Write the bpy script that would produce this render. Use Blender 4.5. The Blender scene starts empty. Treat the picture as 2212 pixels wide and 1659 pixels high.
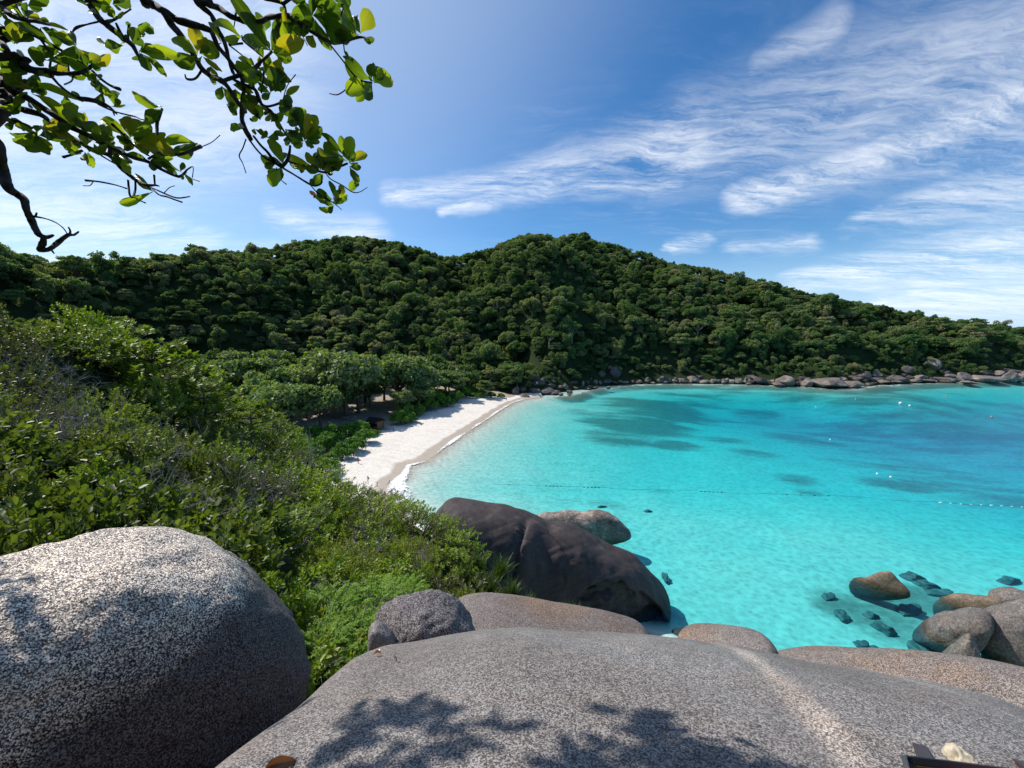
import bpy, math, random
import numpy as np
from mathutils import Vector, Matrix

rng = np.random.default_rng(7)
random.seed(7)
C = bpy.context.scene.collection
PI = math.pi

# ------------------------------------------------------------------ camera
CAM_H, PITCH, F, CX, CY = 32.0, math.radians(7.5), 831.0, 1106.0, 829.5
cp, sp = math.cos(PITCH), math.sin(PITCH)
cam_data = bpy.data.cameras.new('camera')
cam = bpy.data.objects.new('camera', cam_data)
C.objects.link(cam)
cam.location = (0, 0, CAM_H)
cam.rotation_euler = (PI / 2 - PITCH, 0, 0)
cam_data.sensor_width = 36.0
cam_data.lens = 36.0 * F / 2212.0
cam_data.clip_start = 0.05
cam_data.clip_end = 9000.0
bpy.context.scene.camera = cam

# ------------------------------------------------------------------ sun, sky, exposure
SUN_AZ, SUN_EL = math.radians(-62.5), math.radians(50.0)
SUN = np.array([math.sin(SUN_AZ) * math.cos(SUN_EL), math.cos(SUN_AZ) * math.cos(SUN_EL), math.sin(SUN_EL)])
sl = bpy.data.lights.new('sun', 'SUN')
sl.energy = 4.2
sl.angle = math.radians(0.53)
sl.color = (1.0, 0.95, 0.87)
so = bpy.data.objects.new('sun', sl)
C.objects.link(so)
so.rotation_euler = Vector(SUN).to_track_quat('Z', 'Y').to_euler()
scn = bpy.context.scene
scn.view_settings.view_transform = 'Standard'
scn.view_settings.look = 'None'
scn.view_settings.exposure = 0.35
scn.view_settings.gamma = 1.0
scn.view_settings.use_curve_mapping = False
scn.cycles.max_bounces = 6
scn.cycles.diffuse_bounces = 3
scn.cycles.glossy_bounces = 2
scn.cycles.transmission_bounces = 3
scn.cycles.transparent_max_bounces = 10
scn.cycles.caustics_reflective = False
scn.cycles.caustics_refractive = False
scn.cycles.use_denoising = True


def ray(px, py):
    xc, yc = (px - CX) / F, (CY - py) / F
    return np.array([xc, cp + yc * sp, yc * cp - sp])


def P(px, py, Y):                       # point at forward distance Y seen in that direction
    d = ray(px, py)
    return np.array([0, 0, CAM_H]) + d * (Y / d[1])


def G(px, py, z=0.0):                   # point on the level z seen in that direction
    d = ray(px, py)
    return np.array([0, 0, CAM_H]) + d * ((z - CAM_H) / d[2])


# ------------------------------------------------------------------ node helper
class NT:
    def __init__(self, tree):
        self.t = tree
        self.n = tree.nodes
        self.l = tree.links

    def new(self, typ, **kw):
        nd = self.n.new(typ)
        for k, v in kw.items():
            setattr(nd, k, v)
        return nd

    def put(self, sock, v):
        if v is None:
            return
        if isinstance(v, bpy.types.NodeSocket):
            self.l.new(v, sock)
        else:
            if isinstance(v, (tuple, list)) and sock.type == 'RGBA' and len(v) == 3:
                v = (*v, 1)
            sock.default_value = v

    def math(self, op, a, b=None, c=None, clamp=False):
        nd = self.new('ShaderNodeMath', operation=op, use_clamp=clamp)
        for i, v in enumerate((a, b, c)):
            self.put(nd.inputs[i], v)
        return nd.outputs[0]

    def vmath(self, op, a, b=None, out=0):
        nd = self.new('ShaderNodeVectorMath', operation=op)
        self.put(nd.inputs[0], a)
        if b is not None:
            self.put(nd.inputs[3] if op == 'SCALE' else nd.inputs[1], b)
        return nd.outputs[1] if op in ('LENGTH', 'DOT_PRODUCT') else nd.outputs[0]

    def mix(self, f, a, b, blend='MIX'):
        nd = self.new('ShaderNodeMix', data_type='RGBA', blend_type=blend)
        self.put(nd.inputs[0], f)
        self.put(nd.inputs[6], a)
        self.put(nd.inputs[7], b)
        return nd.outputs[2]

    def ramp(self, f, stops, interp='LINEAR'):
        nd = self.new('ShaderNodeValToRGB')
        cr = nd.color_ramp
        cr.interpolation = interp
        while len(cr.elements) > 1:
            cr.elements.remove(cr.elements[-1])
        for i, (p, c) in enumerate(stops):
            e = cr.elements[0] if i == 0 else cr.elements.new(p)
            e.position = p
            if not isinstance(c, (tuple, list)):
                c = (c, c, c)
            e.color = (*c, 1) if len(c) == 3 else c
        self.put(nd.inputs[0], f)
        return nd.outputs[0]

    def noise(self, vec, scale, detail=4, rough=0.55, dist=0.0, out=0):
        nd = self.new('ShaderNodeTexNoise')
        self.put(nd.inputs['Vector'], vec)
        nd.inputs['Scale'].default_value = scale
        nd.inputs['Detail'].default_value = detail
        nd.inputs['Roughness'].default_value = rough
        nd.inputs['Distortion'].default_value = dist
        return nd.outputs[out]

    def voro(self, vec, scale, feature='F1', out='Distance', rnd=1.0):
        nd = self.new('ShaderNodeTexVoronoi', feature=feature)
        self.put(nd.inputs['Vector'], vec)
        nd.inputs['Scale'].default_value = scale
        nd.inputs['Randomness'].default_value = rnd
        return nd.outputs[out]

    def bump(self, h, strength, dist, normal=None):
        nd = self.new('ShaderNodeBump')
        nd.inputs['Strength'].default_value = strength
        nd.inputs['Distance'].default_value = dist
        self.put(nd.inputs['Height'], h)
        if normal is not None:
            self.put(nd.inputs['Normal'], normal)
        return nd.outputs[0]

    def maprange(self, v, a, b, c, d, interp='LINEAR'):
        nd = self.new('ShaderNodeMapRange', interpolation_type=interp)
        for i, x in enumerate((v, a, b, c, d)):
            self.put(nd.inputs[i], x)
        return nd.outputs[0]

    def mapping(self, vec, rot=(0, 0, 0), scale=(1, 1, 1), loc=(0, 0, 0)):
        nd = self.new('ShaderNodeMapping')
        self.put(nd.inputs[0], vec)
        nd.inputs['Rotation'].default_value = rot
        nd.inputs['Scale'].default_value = scale
        nd.inputs['Location'].default_value = loc
        return nd.outputs[0]

    def pos(self):
        return self.new('ShaderNodeNewGeometry').outputs['Position']

    def sep(self, v):
        nd = self.new('ShaderNodeSeparateXYZ')
        self.put(nd.inputs[0], v)
        return nd.outputs

    def attr(self, name, out='Fac'):
        nd = self.new('ShaderNodeAttribute', attribute_name=name)
        return nd.outputs[out]


def material(name):
    m = bpy.data.materials.new(name)
    m.use_nodes = True
    m.node_tree.nodes.clear()
    n = NT(m.node_tree)
    out = n.new('ShaderNodeOutputMaterial')
    return m, n, out.inputs['Surface']


def principled(n, col, rough=0.8, spec=0.3, normal=None, **kw):
    b = n.new('ShaderNodeBsdfPrincipled')
    n.put(b.inputs['Base Color'], col)
    n.put(b.inputs['Roughness'], rough)
    n.put(b.inputs['Specular IOR Level'], spec)
    if normal is not None:
        n.put(b.inputs['Normal'], normal)
    for k, v in kw.items():
        n.put(b.inputs[k], v)
    return b.outputs[0]


# ------------------------------------------------------------------ world: Nishita sky with cirrus
world = bpy.data.worlds.new('World')
scn.world = world
world.use_nodes = True
world.node_tree.nodes.clear()
w = NT(world.node_tree)
sky = w.new('ShaderNodeTexSky', sky_type='NISHITA')
sky.sun_disc = False
sky.sun_elevation = SUN_EL
sky.sun_rotation = SUN_AZ
sky.altitude = 30
sky.air_density = 1.0
sky.dust_density = 0.2
sky.ozone_density = 4.5
dirv = w.new('ShaderNodeTexCoord').outputs['Generated']
sx, sy, sz = w.sep(dirv)
az = w.math('ARCTAN2', sx, sy)
el = w.math('ARCSINE', sz)
zz = w.math('ADD', w.math('MAXIMUM', sz, 0.0), 0.10)
comb = w.new('ShaderNodeCombineXYZ')
w.put(comb.inputs[0], w.math('DIVIDE', sx, zz))
w.put(comb.inputs[1], w.math('DIVIDE', sy, zz))
plane = comb.outputs[0]
warp = w.vmath('SCALE', w.vmath('SUBTRACT', w.noise(plane, 1.3, 5, 0.6, out=1), (0.5, 0.5, 0.5)), 0.42)
pw = w.vmath('ADD', plane, warp)
streak = w.noise(w.mapping(pw, rot=(0, 0, math.radians(38)), scale=(0.55, 2.2, 1)), 1.5, 10, 0.66, 0.25)
fine = w.noise(w.mapping(pw, rot=(0, 0, math.radians(30)), scale=(0.7, 3.2, 1)), 6.0, 9, 0.72, 0.3)
cov = w.noise(plane, 0.42, 2)
tex = w.math('ADD', w.math('MULTIPLY', streak, 0.60), w.math('MULTIPLY', fine, 0.40))
tex = w.math('MULTIPLY_ADD', tex, 1.5, -0.25)


def azel(px, py):
    d = ray(px, py)
    d = d / np.linalg.norm(d)
    return math.atan2(d[0], d[1]), math.asin(d[2])


awn = w.new('ShaderNodeCombineXYZ')
w.put(awn.inputs[0], az)
w.put(awn.inputs[1], el)
ae0 = awn.outputs[0]
ae = w.vmath('ADD', ae0, w.vmath('SCALE', w.vmath('SUBTRACT', w.noise(pw, 1.6, 4, out=1), (0.5, 0.5, 0.5)), 0.085))
# bands of cirrus: two ends with their half-widths (degrees) and strength
bands = [((840, 412), (1500, 300), 1.2, 5.0, 0.95), ((1500, 300), (2230, 120), 5.5, 8.5, 0.66),
         ((960, 455), (1200, 400), 0.9, 2.6, 0.95), ((1200, 400), (1470, 380), 2.4, 1.6, 0.9),
         ((1590, 425), (1900, 330), 1.6, 2.4, 1.0), ((1900, 330), (2260, 215), 2.4, 4.5, 1.0),
         ((1640, 130), (1790, 60), 1.2, 2.0, 0.55), ((2000, 80), (2260, -40), 3.0, 6.0, 0.35),
         ((1870, 470), (2260, 390), 1.6, 3.8, 0.75), ((1990, 365), (2130, 310), 1.2, 1.2, 0.45),
         ((1700, 610), (1960, 570), 1.2, 2.6, 1.0), ((1960, 570), (2260, 525), 2.6, 2.4, 1.0),
         ((1990, 615), (2260, 590), 1.4, 2.2, 0.9), ((1900, 655), (2260, 660), 1.2, 2.8, 0.85),
         ((1440, 525), (1530, 515), 0.7, 1.1, 0.9), ((1590, 535), (1760, 525), 1.3, 1.2, 0.7),
         ((590, 462), (790, 505), 1.4, 2.6, 0.85), ((-60, 420), (420, 520), 6.0, 3.0, 0.75),
         ((-300, 150), (520, 120), 14, 9, 0.75), ((100, 330), (560, 260), 7, 5, 0.6), ((-400, 560), (700, 540), 2.5, 2.0, 0.5)]
acc = None
for a, b, w0, w1, st in bands:
    A, B = np.array(azel(*a)), np.array(azel(*b))
    d = B - A
    rel = w.vmath('SUBTRACT', ae, (A[0], A[1], 0))
    t = w.math('DIVIDE', w.vmath('DOT_PRODUCT', rel, (d[0], d[1], 0)), float(d @ d), clamp=True)
    near = w.vmath('SCALE', (d[0], d[1], 0), t)
    dist = w.vmath('LENGTH', w.vmath('SUBTRACT', rel, near))
    width = w.math('MULTIPLY_ADD', t, math.radians(w1 - w0), math.radians(w0))
    m = w.maprange(w.math('DIVIDE', dist, width), 0.0, 1.5, st, 0.0, 'SMOOTHSTEP')
    acc = m if acc is None else w.math('MAXIMUM', acc, m)
bandcloud = w.math('MULTIPLY', acc, w.maprange(tex, 0.28, 0.74, 0.0, 1.0, 'SMOOTHSTEP'))
veil = w.math('MULTIPLY', w.maprange(tex, 0.42, 0.75, 0, 1, 'SMOOTHSTEP'), w.maprange(cov, 0.42, 0.72, 0.0, 0.34, 'SMOOTHSTEP'))
cl = w.math('MAXIMUM', bandcloud, veil)
cl = w.math('MULTIPLY', cl, w.maprange(sz, 0.0, 0.05, 0.0, 1.0, 'SMOOTHSTEP'))
aur = w.maprange(w.vmath('DOT_PRODUCT', dirv, tuple(float(v) for v in SUN)), 0.42, 1.0, 0.0, 0.40, 'SMOOTHSTEP')
hs = w.new('ShaderNodeHueSaturation')
hs.inputs['Saturation'].default_value = 1.25
w.put(hs.inputs['Color'], sky.outputs[0])
skycol = hs.outputs[0]
skycol = w.mix(w.maprange(sz, -0.02, 0.20, 0.85, 0.0, 'SMOOTHSTEP'), skycol, (3.9, 5.6, 7.9))       # pale sea haze low down
skycol = w.mix(aur, skycol, (7.0, 7.7, 8.4))                                                        # aureole of thin cloud round the sun
cloudcol = w.mix(0.22, (8.6, 8.8, 9.0), skycol)
final = w.mix(cl, skycol, cloudcol)
bg = w.new('ShaderNodeBackground')
w.put(bg.inputs[0], final)
bg.inputs[1].default_value = 0.108
wo = w.new('ShaderNodeOutputWorld')
w.l.new(bg.outputs[0], wo.inputs[0])


# ------------------------------------------------------------------ numpy noise
def _hash(ix, iy, iz, seed):
    h = (ix.astype(np.int64) * 374761393 + iy.astype(np.int64) * 668265263 + iz.astype(np.int64) * 2147483647 + seed * 974711) & 0x7fffffff
    h = ((h ^ (h >> 13)) * 1274126177) & 0x7fffffff
    h = (h ^ (h >> 16)) & 0x7fffffff
    return h / float(0x7fffffff)


def vnoise(p, seed=0):
    p = np.asarray(p, float)
    i = np.floor(p).astype(np.int64)
    f = p - i
    f = f * f * (3 - 2 * f)
    r = 0
    for dx in (0, 1):
        for dy in (0, 1):
            for dz in (0, 1):
                wgt = (f[..., 0] if dx else 1 - f[..., 0]) * (f[..., 1] if dy else 1 - f[..., 1]) * (f[..., 2] if dz else 1 - f[..., 2])
                r = r + wgt * _hash(i[..., 0] + dx, i[..., 1] + dy, i[..., 2] + dz, seed)
    return r * 2 - 1


def fbm(p, octv=4, seed=0, gain=0.5):
    a, s, r = 1.0, 1.0, 0.0
    for k in range(octv):
        r = r + a * vnoise(np.asarray(p) * s + 17.3 * k, seed + k)
        a *= gain
        s *= 2.03
    return r


def smooth(a, b, x):
    t = np.clip((x - a) / (b - a), 0, 1)
    return t * t * (3 - 2 * t)


# ------------------------------------------------------------------ mesh helpers
def make_mesh(name, V, faces, mat=None, smooth_shade=True, attrs=None):
    V = np.asarray(V, dtype=np.float32)
    me = bpy.data.meshes.new(name)
    if isinstance(faces, np.ndarray):
        nf, k = faces.shape
        me.vertices.add(len(V))
        me.vertices.foreach_set('co', V.ravel())
        me.loops.add(nf * k)
        me.polygons.add(nf)
        me.loops.foreach_set('vertex_index', faces.astype(np.int32).ravel())
        me.polygons.foreach_set('loop_start', np.arange(0, nf * k, k, dtype=np.int32))
        me.polygons.foreach_set('use_smooth', np.full(nf, smooth_shade))
        me.update(calc_edges=True)
        me.validate()
    else:
        me.from_pydata([tuple(v) for v in V], [], [tuple(f) for f in faces])
        me.polygons.foreach_set('use_smooth', np.full(len(me.polygons), smooth_shade))
    for k2, val in (attrs or {}).items():
        at = me.attributes.new(k2, 'FLOAT', 'POINT')
        at.data.foreach_set('value', np.asarray(val, dtype=np.float32))
    if mat is not None:
        me.materials.append(mat)
    return me


def link(name, data, parent=None, loc=None, kind=None):
    o = bpy.data.objects.new(name, data)
    C.objects.link(o)
    if parent is not None:
        o.parent = parent
    if loc is not None:
        o.location = loc
    if kind:
        o['kind'] = kind
    return o


def tag(o, label, cat, group=None):
    o['label'] = label
    o['category'] = cat
    if group:
        o['group'] = group
    return o


def empty(name, loc, label, cat, group=None, rz=0.0, s=1.0):
    o = link(name, None, loc=loc)
    o.rotation_euler = (0, 0, rz)
    o.scale = (s, s, s)
    o.empty_display_size = 0.3
    return tag(o, label, cat, group)


def grid_faces(nr, nc):
    i = np.arange(nr * nc).reshape(nr, nc)
    return np.stack([i[:-1, :-1], i[:-1, 1:], i[1:, 1:], i[1:, :-1]], -1).reshape(-1, 4)


def tube(pts, rad, n=7, seed=0, rough=0.0, cap=True):
    pts = np.asarray(pts, float)
    rad = np.asarray(rad, float)
    T = np.gradient(pts, axis=0)
    T /= np.linalg.norm(T, axis=1)[:, None] + 1e-9
    up = np.array([0.3, 0.2, 1.0]) if abs(T[0][2]) < 0.9 else np.array([1.0, 0.2, 0.1])
    N = np.cross(T[0], up)
    N /= np.linalg.norm(N)
    V = []
    lr = np.random.default_rng(seed)
    for i in range(len(pts)):
        N = N - T[i] * (N @ T[i])
        N /= np.linalg.norm(N) + 1e-9
        B = np.cross(T[i], N)
        for k in range(n):
            a = 2 * PI * k / n
            r = rad[i] * (1 + rough * lr.uniform(-1, 1))
            V.append(pts[i] + (N * math.cos(a) + B * math.sin(a)) * r)
    m = len(pts)
    Fc = []
    for i in range(m - 1):
        for k in range(n):
            Fc.append((i * n + k, i * n + (k + 1) % n, (i + 1) * n + (k + 1) % n, (i + 1) * n + k))
    V = np.array(V)
    Fc = np.array(Fc)
    if cap:
        V = np.vstack([V, pts[0], pts[-1]])
        a, b = m * n, m * n + 1
        caps = [(a, (k + 1) % n, k, k) for k in range(n)] + [(b, (m - 1) * n + k, (m - 1) * n + (k + 1) % n, (m - 1) * n + (k + 1) % n) for k in range(n)]
        return V, [tuple(f) for f in Fc] + [(x[0], x[1], x[2]) for x in caps]
    return V, [tuple(f) for f in Fc]


class MB:                                # collects pieces of one part
    def __init__(self):
        self.V, self.F, self.n = [], [], 0

    def add(self, V, Fs):
        V = np.asarray(V, float)
        self.V.append(V)
        self.F += [tuple(i + self.n for i in f) for f in Fs]
        self.n += len(V)
        return self

    def tube(self, pts, rad, n=6, **k):
        return self.add(*tube(pts, rad, n, **k))

    def box(self, c, s, R=None, bev=0.0):
        hx, hy, hz = s[0] / 2, s[1] / 2, s[2] / 2
        v = np.array([(x, y, z) for x in (-hx, hx) for y in (-hy, hy) for z in (-hz, hz)])
        if R is not None:
            v = v @ np.asarray(R).T
        f = [(0, 1, 3, 2), (4, 6, 7, 5), (0, 4, 5, 1), (2, 3, 7, 6), (0, 2, 6, 4), (1, 5, 7, 3)]
        return self.add(v + np.asarray(c), f)

    def mesh(self, name, mat, smooth_shade=True):
        return make_mesh(name, np.vstack(self.V), self.F, mat, smooth_shade)

    def build(self, name, mat, parent=None, smooth_shade=True, **k):
        return link(name, self.mesh(name, mat, smooth_shade), parent, **k)


def unit(v):
    return v / (np.linalg.norm(v, axis=-1, keepdims=True) + 1e-9)


def leaf_cloud(c, d, n, L, W, fold=0.12, droop=0.12):
    """many leaves at once: base points c, growth directions d, face normals n"""
    d = unit(d)
    n = unit(n - d * np.sum(n * d, -1, keepdims=True))
    s = np.cross(d, n)
    L, W = L[:, None], W[:, None]
    f = n * (W * fold)
    b = c
    r1 = c + d * (0.33 * L) + s * (0.38 * W) + f
    r2 = c + d * (0.72 * L) + s * (0.46 * W) + f * 0.8 - n * (L * droop * 0.4)
    tp = c + d * L - n * (L * droop)
    l2 = c + d * (0.72 * L) - s * (0.46 * W) + f * 0.8 - n * (L * droop * 0.4)
    l1 = c + d * (0.33 * L) - s * (0.38 * W) + f
    V = np.stack([b, r1, r2, tp, l2, l1], 1).reshape(-1, 3)
    k = np.arange(len(c)) * 6
    Fq = np.concatenate([np.stack([k, k + 1, k + 2, k + 3], 1), np.stack([k, k + 3, k + 4, k + 5], 1)])
    return V, Fq


def rand_dirs(n, r=rng):
    return unit(r.normal(size=(n, 3)))


# ------------------------------------------------------------------ materials
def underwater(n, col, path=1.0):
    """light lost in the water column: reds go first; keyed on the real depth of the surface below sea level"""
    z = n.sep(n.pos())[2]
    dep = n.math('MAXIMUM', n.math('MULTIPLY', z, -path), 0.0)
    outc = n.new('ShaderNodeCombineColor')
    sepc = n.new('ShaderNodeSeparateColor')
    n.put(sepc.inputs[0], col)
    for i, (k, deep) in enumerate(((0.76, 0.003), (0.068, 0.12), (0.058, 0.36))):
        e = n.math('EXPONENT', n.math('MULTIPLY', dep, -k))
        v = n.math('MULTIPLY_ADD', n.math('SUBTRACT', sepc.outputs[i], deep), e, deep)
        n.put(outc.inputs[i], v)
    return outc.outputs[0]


def granite(name, dark, mid, light, grain=80.0, speck=1.0, stain=(0.5, 0.45, 0.4), stain_amt=0.3, bump=0.5, tan=None, streak=0.0, wet=False, big=0.7, bdist=0.012, vein=False, crack=0.0, cap=None):
    m, n, out = material(name)
    p = n.pos()
    v = n.voro(p, grain, out='Color')
    val = n.new('ShaderNodeSeparateColor')
    n.put(val.inputs[0], v)
    r = val.outputs[0]
    g2 = n.noise(p, grain * 0.55, 3, 0.7)
    t = n.math('ADD', n.math('MULTIPLY', r, 0.55 * speck), n.math('MULTIPLY', g2, 0.75))
    t = n.math('ADD', t, 0.5 * (1 - speck) * 0.55)
    col = n.ramp(t, [(0.30, dark), (0.58, mid), (0.86, light)])
    big_n = n.noise(p, big, 5, 0.6)
    col = n.mix(n.maprange(big_n, 0.38, 0.68, 0.0, stain_amt), col, n.mix(1.0, col, stain, 'MULTIPLY'))
    md_ = n.noise(p, 7.0, 4, 0.6)
    col = n.mix(n.maprange(md_, 0.40, 0.66, 0.0, 0.45), col, n.mix(1.0, col, (0.62, 0.60, 0.60), 'MULTIPLY'))
    if tan is not None:
        tn = n.noise(p, big * 0.8 + 0.13, 4, 0.6)
        col = n.mix(n.maprange(tn, 0.48, 0.66, 0.0, 0.75), col, n.mix(1.0, col, tan, 'MULTIPLY'))
    if streak:
        sv = n.noise(n.mapping(p, scale=(1.0, 1.0, 0.12)), 0.9, 6, 0.65)
        col = n.mix(n.maprange(sv, 0.42, 0.68, 0, streak), col, n.mix(1.0, col, (2.1, 1.95, 1.9), 'MULTIPLY'))
    if cap is not None:                                  # sunlit top painted paler, shaded flanks darker, over assumed lichen and film; ragged border
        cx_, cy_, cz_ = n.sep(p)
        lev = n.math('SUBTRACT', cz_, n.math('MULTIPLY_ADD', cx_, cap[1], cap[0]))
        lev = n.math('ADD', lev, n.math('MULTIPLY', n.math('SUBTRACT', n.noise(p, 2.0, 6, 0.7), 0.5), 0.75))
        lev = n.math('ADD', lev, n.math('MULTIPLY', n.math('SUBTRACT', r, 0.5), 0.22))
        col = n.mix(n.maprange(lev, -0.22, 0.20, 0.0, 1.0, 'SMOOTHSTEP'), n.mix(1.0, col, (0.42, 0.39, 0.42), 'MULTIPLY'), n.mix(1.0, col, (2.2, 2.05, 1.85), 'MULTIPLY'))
    if crack:
        wp = n.vmath('ADD', p, n.vmath('SCALE', n.noise(p, crack * 2.5, 4, out=1), 0.5 / crack * 0.5))
        ed = n.voro(wp, crack, 'DISTANCE_TO_EDGE')
        cm = n.math('MULTIPLY', n.maprange(ed, 0.0, 0.022, 1.0, 0.0), n.maprange(n.noise(p, crack * 1.3, 2), 0.45, 0.6, 0.0, 0.85))
        col = n.mix(cm, col, n.mix(1.0, col, (0.25, 0.22, 0.2), 'MULTIPLY'))
        lp_ = n.noise(p, crack * 6, 6, 0.7)
        col = n.mix(n.maprange(lp_, 0.56, 0.68, 0.0, 0.55), col, n.mix(1.0, col, (1.9, 1.85, 1.8), 'MULTIPLY'))
    if vein:                                             # pale mineral bands that cross the slab, and brown water stains
        for (a, b, wd_, st_) in VEINS:
            d2 = (b - a) / np.linalg.norm(b - a)
            off = n.vmath('DOT_PRODUCT', n.vmath('SUBTRACT', p, (a[0], a[1], 0)), (-d2[1], d2[0], 0))
            off = n.math('ADD', off, n.math('MULTIPLY', n.math('SUBTRACT', n.noise(p, 2.2, 4), 0.5), 0.25))
            mk = n.math('MULTIPLY', n.maprange(n.math('ABSOLUTE', off), 0.0, wd_, st_, 0.0, 'SMOOTHSTEP'), n.maprange(n.noise(p, 3.5, 4), 0.3, 0.6, 0.35, 1.0))
            col = n.mix(mk, col, n.mix(1.0, col, (2.3, 2.1, 1.85), 'MULTIPLY'))
        bs_ = n.noise(n.mapping(p, rot=(0, 0, 0.5), scale=(0.7, 1.8, 1)), 1.1, 5, 0.6)
        col = n.mix(n.maprange(bs_, 0.52, 0.70, 0.0, 0.7), col, n.mix(1.0, col, (1.04, 0.93, 0.86), 'MULTIPLY'))
    if wet:
        z = n.sep(p)[2]
        zn = n.math('ADD', z, n.math('MULTIPLY', n.math('SUBTRACT', n.noise(p, 0.6, 3), 0.5), 0.7))
        col = n.mix(n.maprange(zn, 0.15, 0.75, 0.75, 0.0), col, n.mix(1.0, col, (0.42, 0.36, 0.26), 'MULTIPLY'))
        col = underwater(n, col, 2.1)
    h = n.math('ADD', n.math('MULTIPLY', r, 0.5), n.math('MULTIPLY', n.noise(p, grain * 0.14, 4, 0.65), 1.3))
    nor = n.bump(h, bump, bdist)
    n.l.new(principled(n, col, 0.72, 0.32, nor), out)
    return m


def leafmat(name, cols, trans=(0.5, 0.62, 0.06), tfac=0.35, rough=0.35, spec=0.5, hue=0.12, objvar=0.5, zone=False):
    """leaf with translucency; colour varies leaf by leaf and plant by plant"""
    m, n, out = material(name)
    tone = n.attr('tone')
    rnd = n.new('ShaderNodeObjectInfo').outputs['Random']
    f = n.math('ADD', n.math('MULTIPLY', tone, 1 - objvar), n.math('MULTIPLY', n.maprange(rnd, 0.0, 1.0, -0.12, 1.12), objvar))
    if zone:                                             # stands of paler and browner trees
        f = n.math('ADD', n.math('MULTIPLY', f, 0.72), n.maprange(n.noise(n.pos(), 0.016, 4, 0.6), 0.36, 0.66, -0.05, 0.36), clamp=True)
    col = n.ramp(f, [(i / (len(cols) - 1), c) for i, c in enumerate(cols)])
    d = principled(n, col, rough, spec)
    t = n.new('ShaderNodeBsdfTranslucent')
    n.put(t.inputs[0], n.mix(1.0, n.mix(0.5, col, (0.2, 0.2, 0.2), 'ADD'), trans, 'MULTIPLY'))
    ms = n.new('ShaderNodeMixShader')
    ms.inputs[0].default_value = tfac
    n.l.new(d, ms.inputs[1])
    n.l.new(t.outputs[0], ms.inputs[2])
    n.l.new(ms.outputs[0], out)
    return m


def barkmat(name, a, b, scale=18.0):
    m, n, out = material(name)
    p = n.pos()
    v = n.noise(n.mapping(p, scale=(1, 1, 0.35)), scale, 5, 0.65)
    col = n.ramp(v, [(0.3, a), (0.7, b)])
    n.l.new(principled(n, col, 0.85, 0.2, n.bump(v, 0.6, 0.01)), out)
    return m


def plain(name, col, rough=0.7, spec=0.3, var=0.25, scale=6.0, metal=0.0):
    m, n, out = material(name)
    v = n.noise(n.pos(), scale, 4)
    c = n.mix(n.maprange(v, 0.3, 0.7, 0, var), col, n.mix(1.0, col, (0.45, 0.42, 0.4), 'MULTIPLY'))
    n.l.new(principled(n, c, rough, spec, n.bump(v, 0.2, 0.01), Metallic=metal), out)
    return m


VEINS = [(np.array(P(1560, 1390, 3.4)[:2]), np.array(P(1840, 1650, 1.55)[:2]), 0.16, 0.75), (np.array(P(1950, 1500, 2.9)[:2]), np.array(P(2212, 1600, 2.2)[:2]), 0.12, 0.35)]
# granites
M_SLAB = granite('speckled_grey_granite', (0.040, 0.035, 0.034), (0.126, 0.115, 0.110), (0.42, 0.395, 0.38), 150, 1.0, (0.66, 0.59, 0.56), 0.75, 0.55, None, bdist=0.010, vein=True)
M_BOULDER = granite('sunlit_top_granite', (0.016, 0.014, 0.017), (0.085, 0.078, 0.083), (0.62, 0.58, 0.53), 125, 1.0, (0.6, 0.55, 0.6), 0.4, 0.9, None, bdist=0.02, cap=(30.18, 0.22))  # cap puts the lit top and shaded flanks into the colour
M_DARKSPECK = granite('dark_speckled_granite', (0.014, 0.011, 0.013), (0.055, 0.046, 0.050), (0.36, 0.33, 0.33), 95, 1.0, (0.6, 0.5, 0.55), 0.5, 0.9)
M_BROWN = granite('brown_grey_granite', (0.042, 0.035, 0.034), (0.125, 0.106, 0.100), (0.36, 0.32, 0.30), 110, 0.95, (0.62, 0.52, 0.46), 0.6, 0.5, (1.25, 1.0, 0.72))
M_TAN = granite('tan_granite', (0.040, 0.033, 0.032), (0.120, 0.102, 0.096), (0.36, 0.315, 0.285), 110, 0.95, (0.6, 0.52, 0.52), 0.6, 0.5, (1.4, 1.15, 0.86))
M_BLACK = granite('black_weathered_granite', (0.028, 0.023, 0.023), (0.047, 0.039, 0.038), (0.085, 0.072, 0.070), 22, 0.35, (0.7, 0.58, 0.55), 0.6, 0.35, None, 0.6, True, 0.22, 0.05, crack=0.16)
M_PALE = granite('pale_sea_granite', (0.065, 0.056, 0.050), (0.125, 0.108, 0.098), (0.26, 0.23, 0.21), 9, 0.5, (0.55, 0.48, 0.42), 0.7, 0.5, (3.0, 2.7, 2.5), 0.5, True, 0.3, 0.06, crack=0.35)
M_SEAROCK = granite('grey_sea_granite', (0.060, 0.055, 0.053), (0.105, 0.096, 0.092), (0.21, 0.196, 0.186), 9, 0.5, (0.6, 0.52, 0.44), 0.6, 0.5, (1.5, 1.35, 1.2), 0.4, True, 0.35, 0.05, crack=0.4)
M_TANROCK = granite('brown_sea_granite', (0.085, 0.062, 0.042), (0.155, 0.118, 0.082), (0.26, 0.205, 0.15), 9, 0.5, (0.6, 0.52, 0.44), 0.6, 0.5, None, 0.3, True, 0.5, 0.05)
M_FARROCK = granite('far_shore_granite', (0.085, 0.075, 0.068), (0.165, 0.147, 0.132), (0.30, 0.27, 0.24), 2.2, 0.5, (0.45, 0.40, 0.36), 0.8, 0.6, (1.25, 1.05, 0.85), 0.5, True, 0.12, 0.25)
M_FARDARK = granite('dark_shore_granite', (0.038, 0.036, 0.037), (0.07, 0.066, 0.066), (0.14, 0.132, 0.128), 2.2, 0.5, (0.5, 0.45, 0.42), 0.8, 0.6, (1.4, 1.2, 1.0), 0.6, True, 0.12, 0.25)
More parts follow.
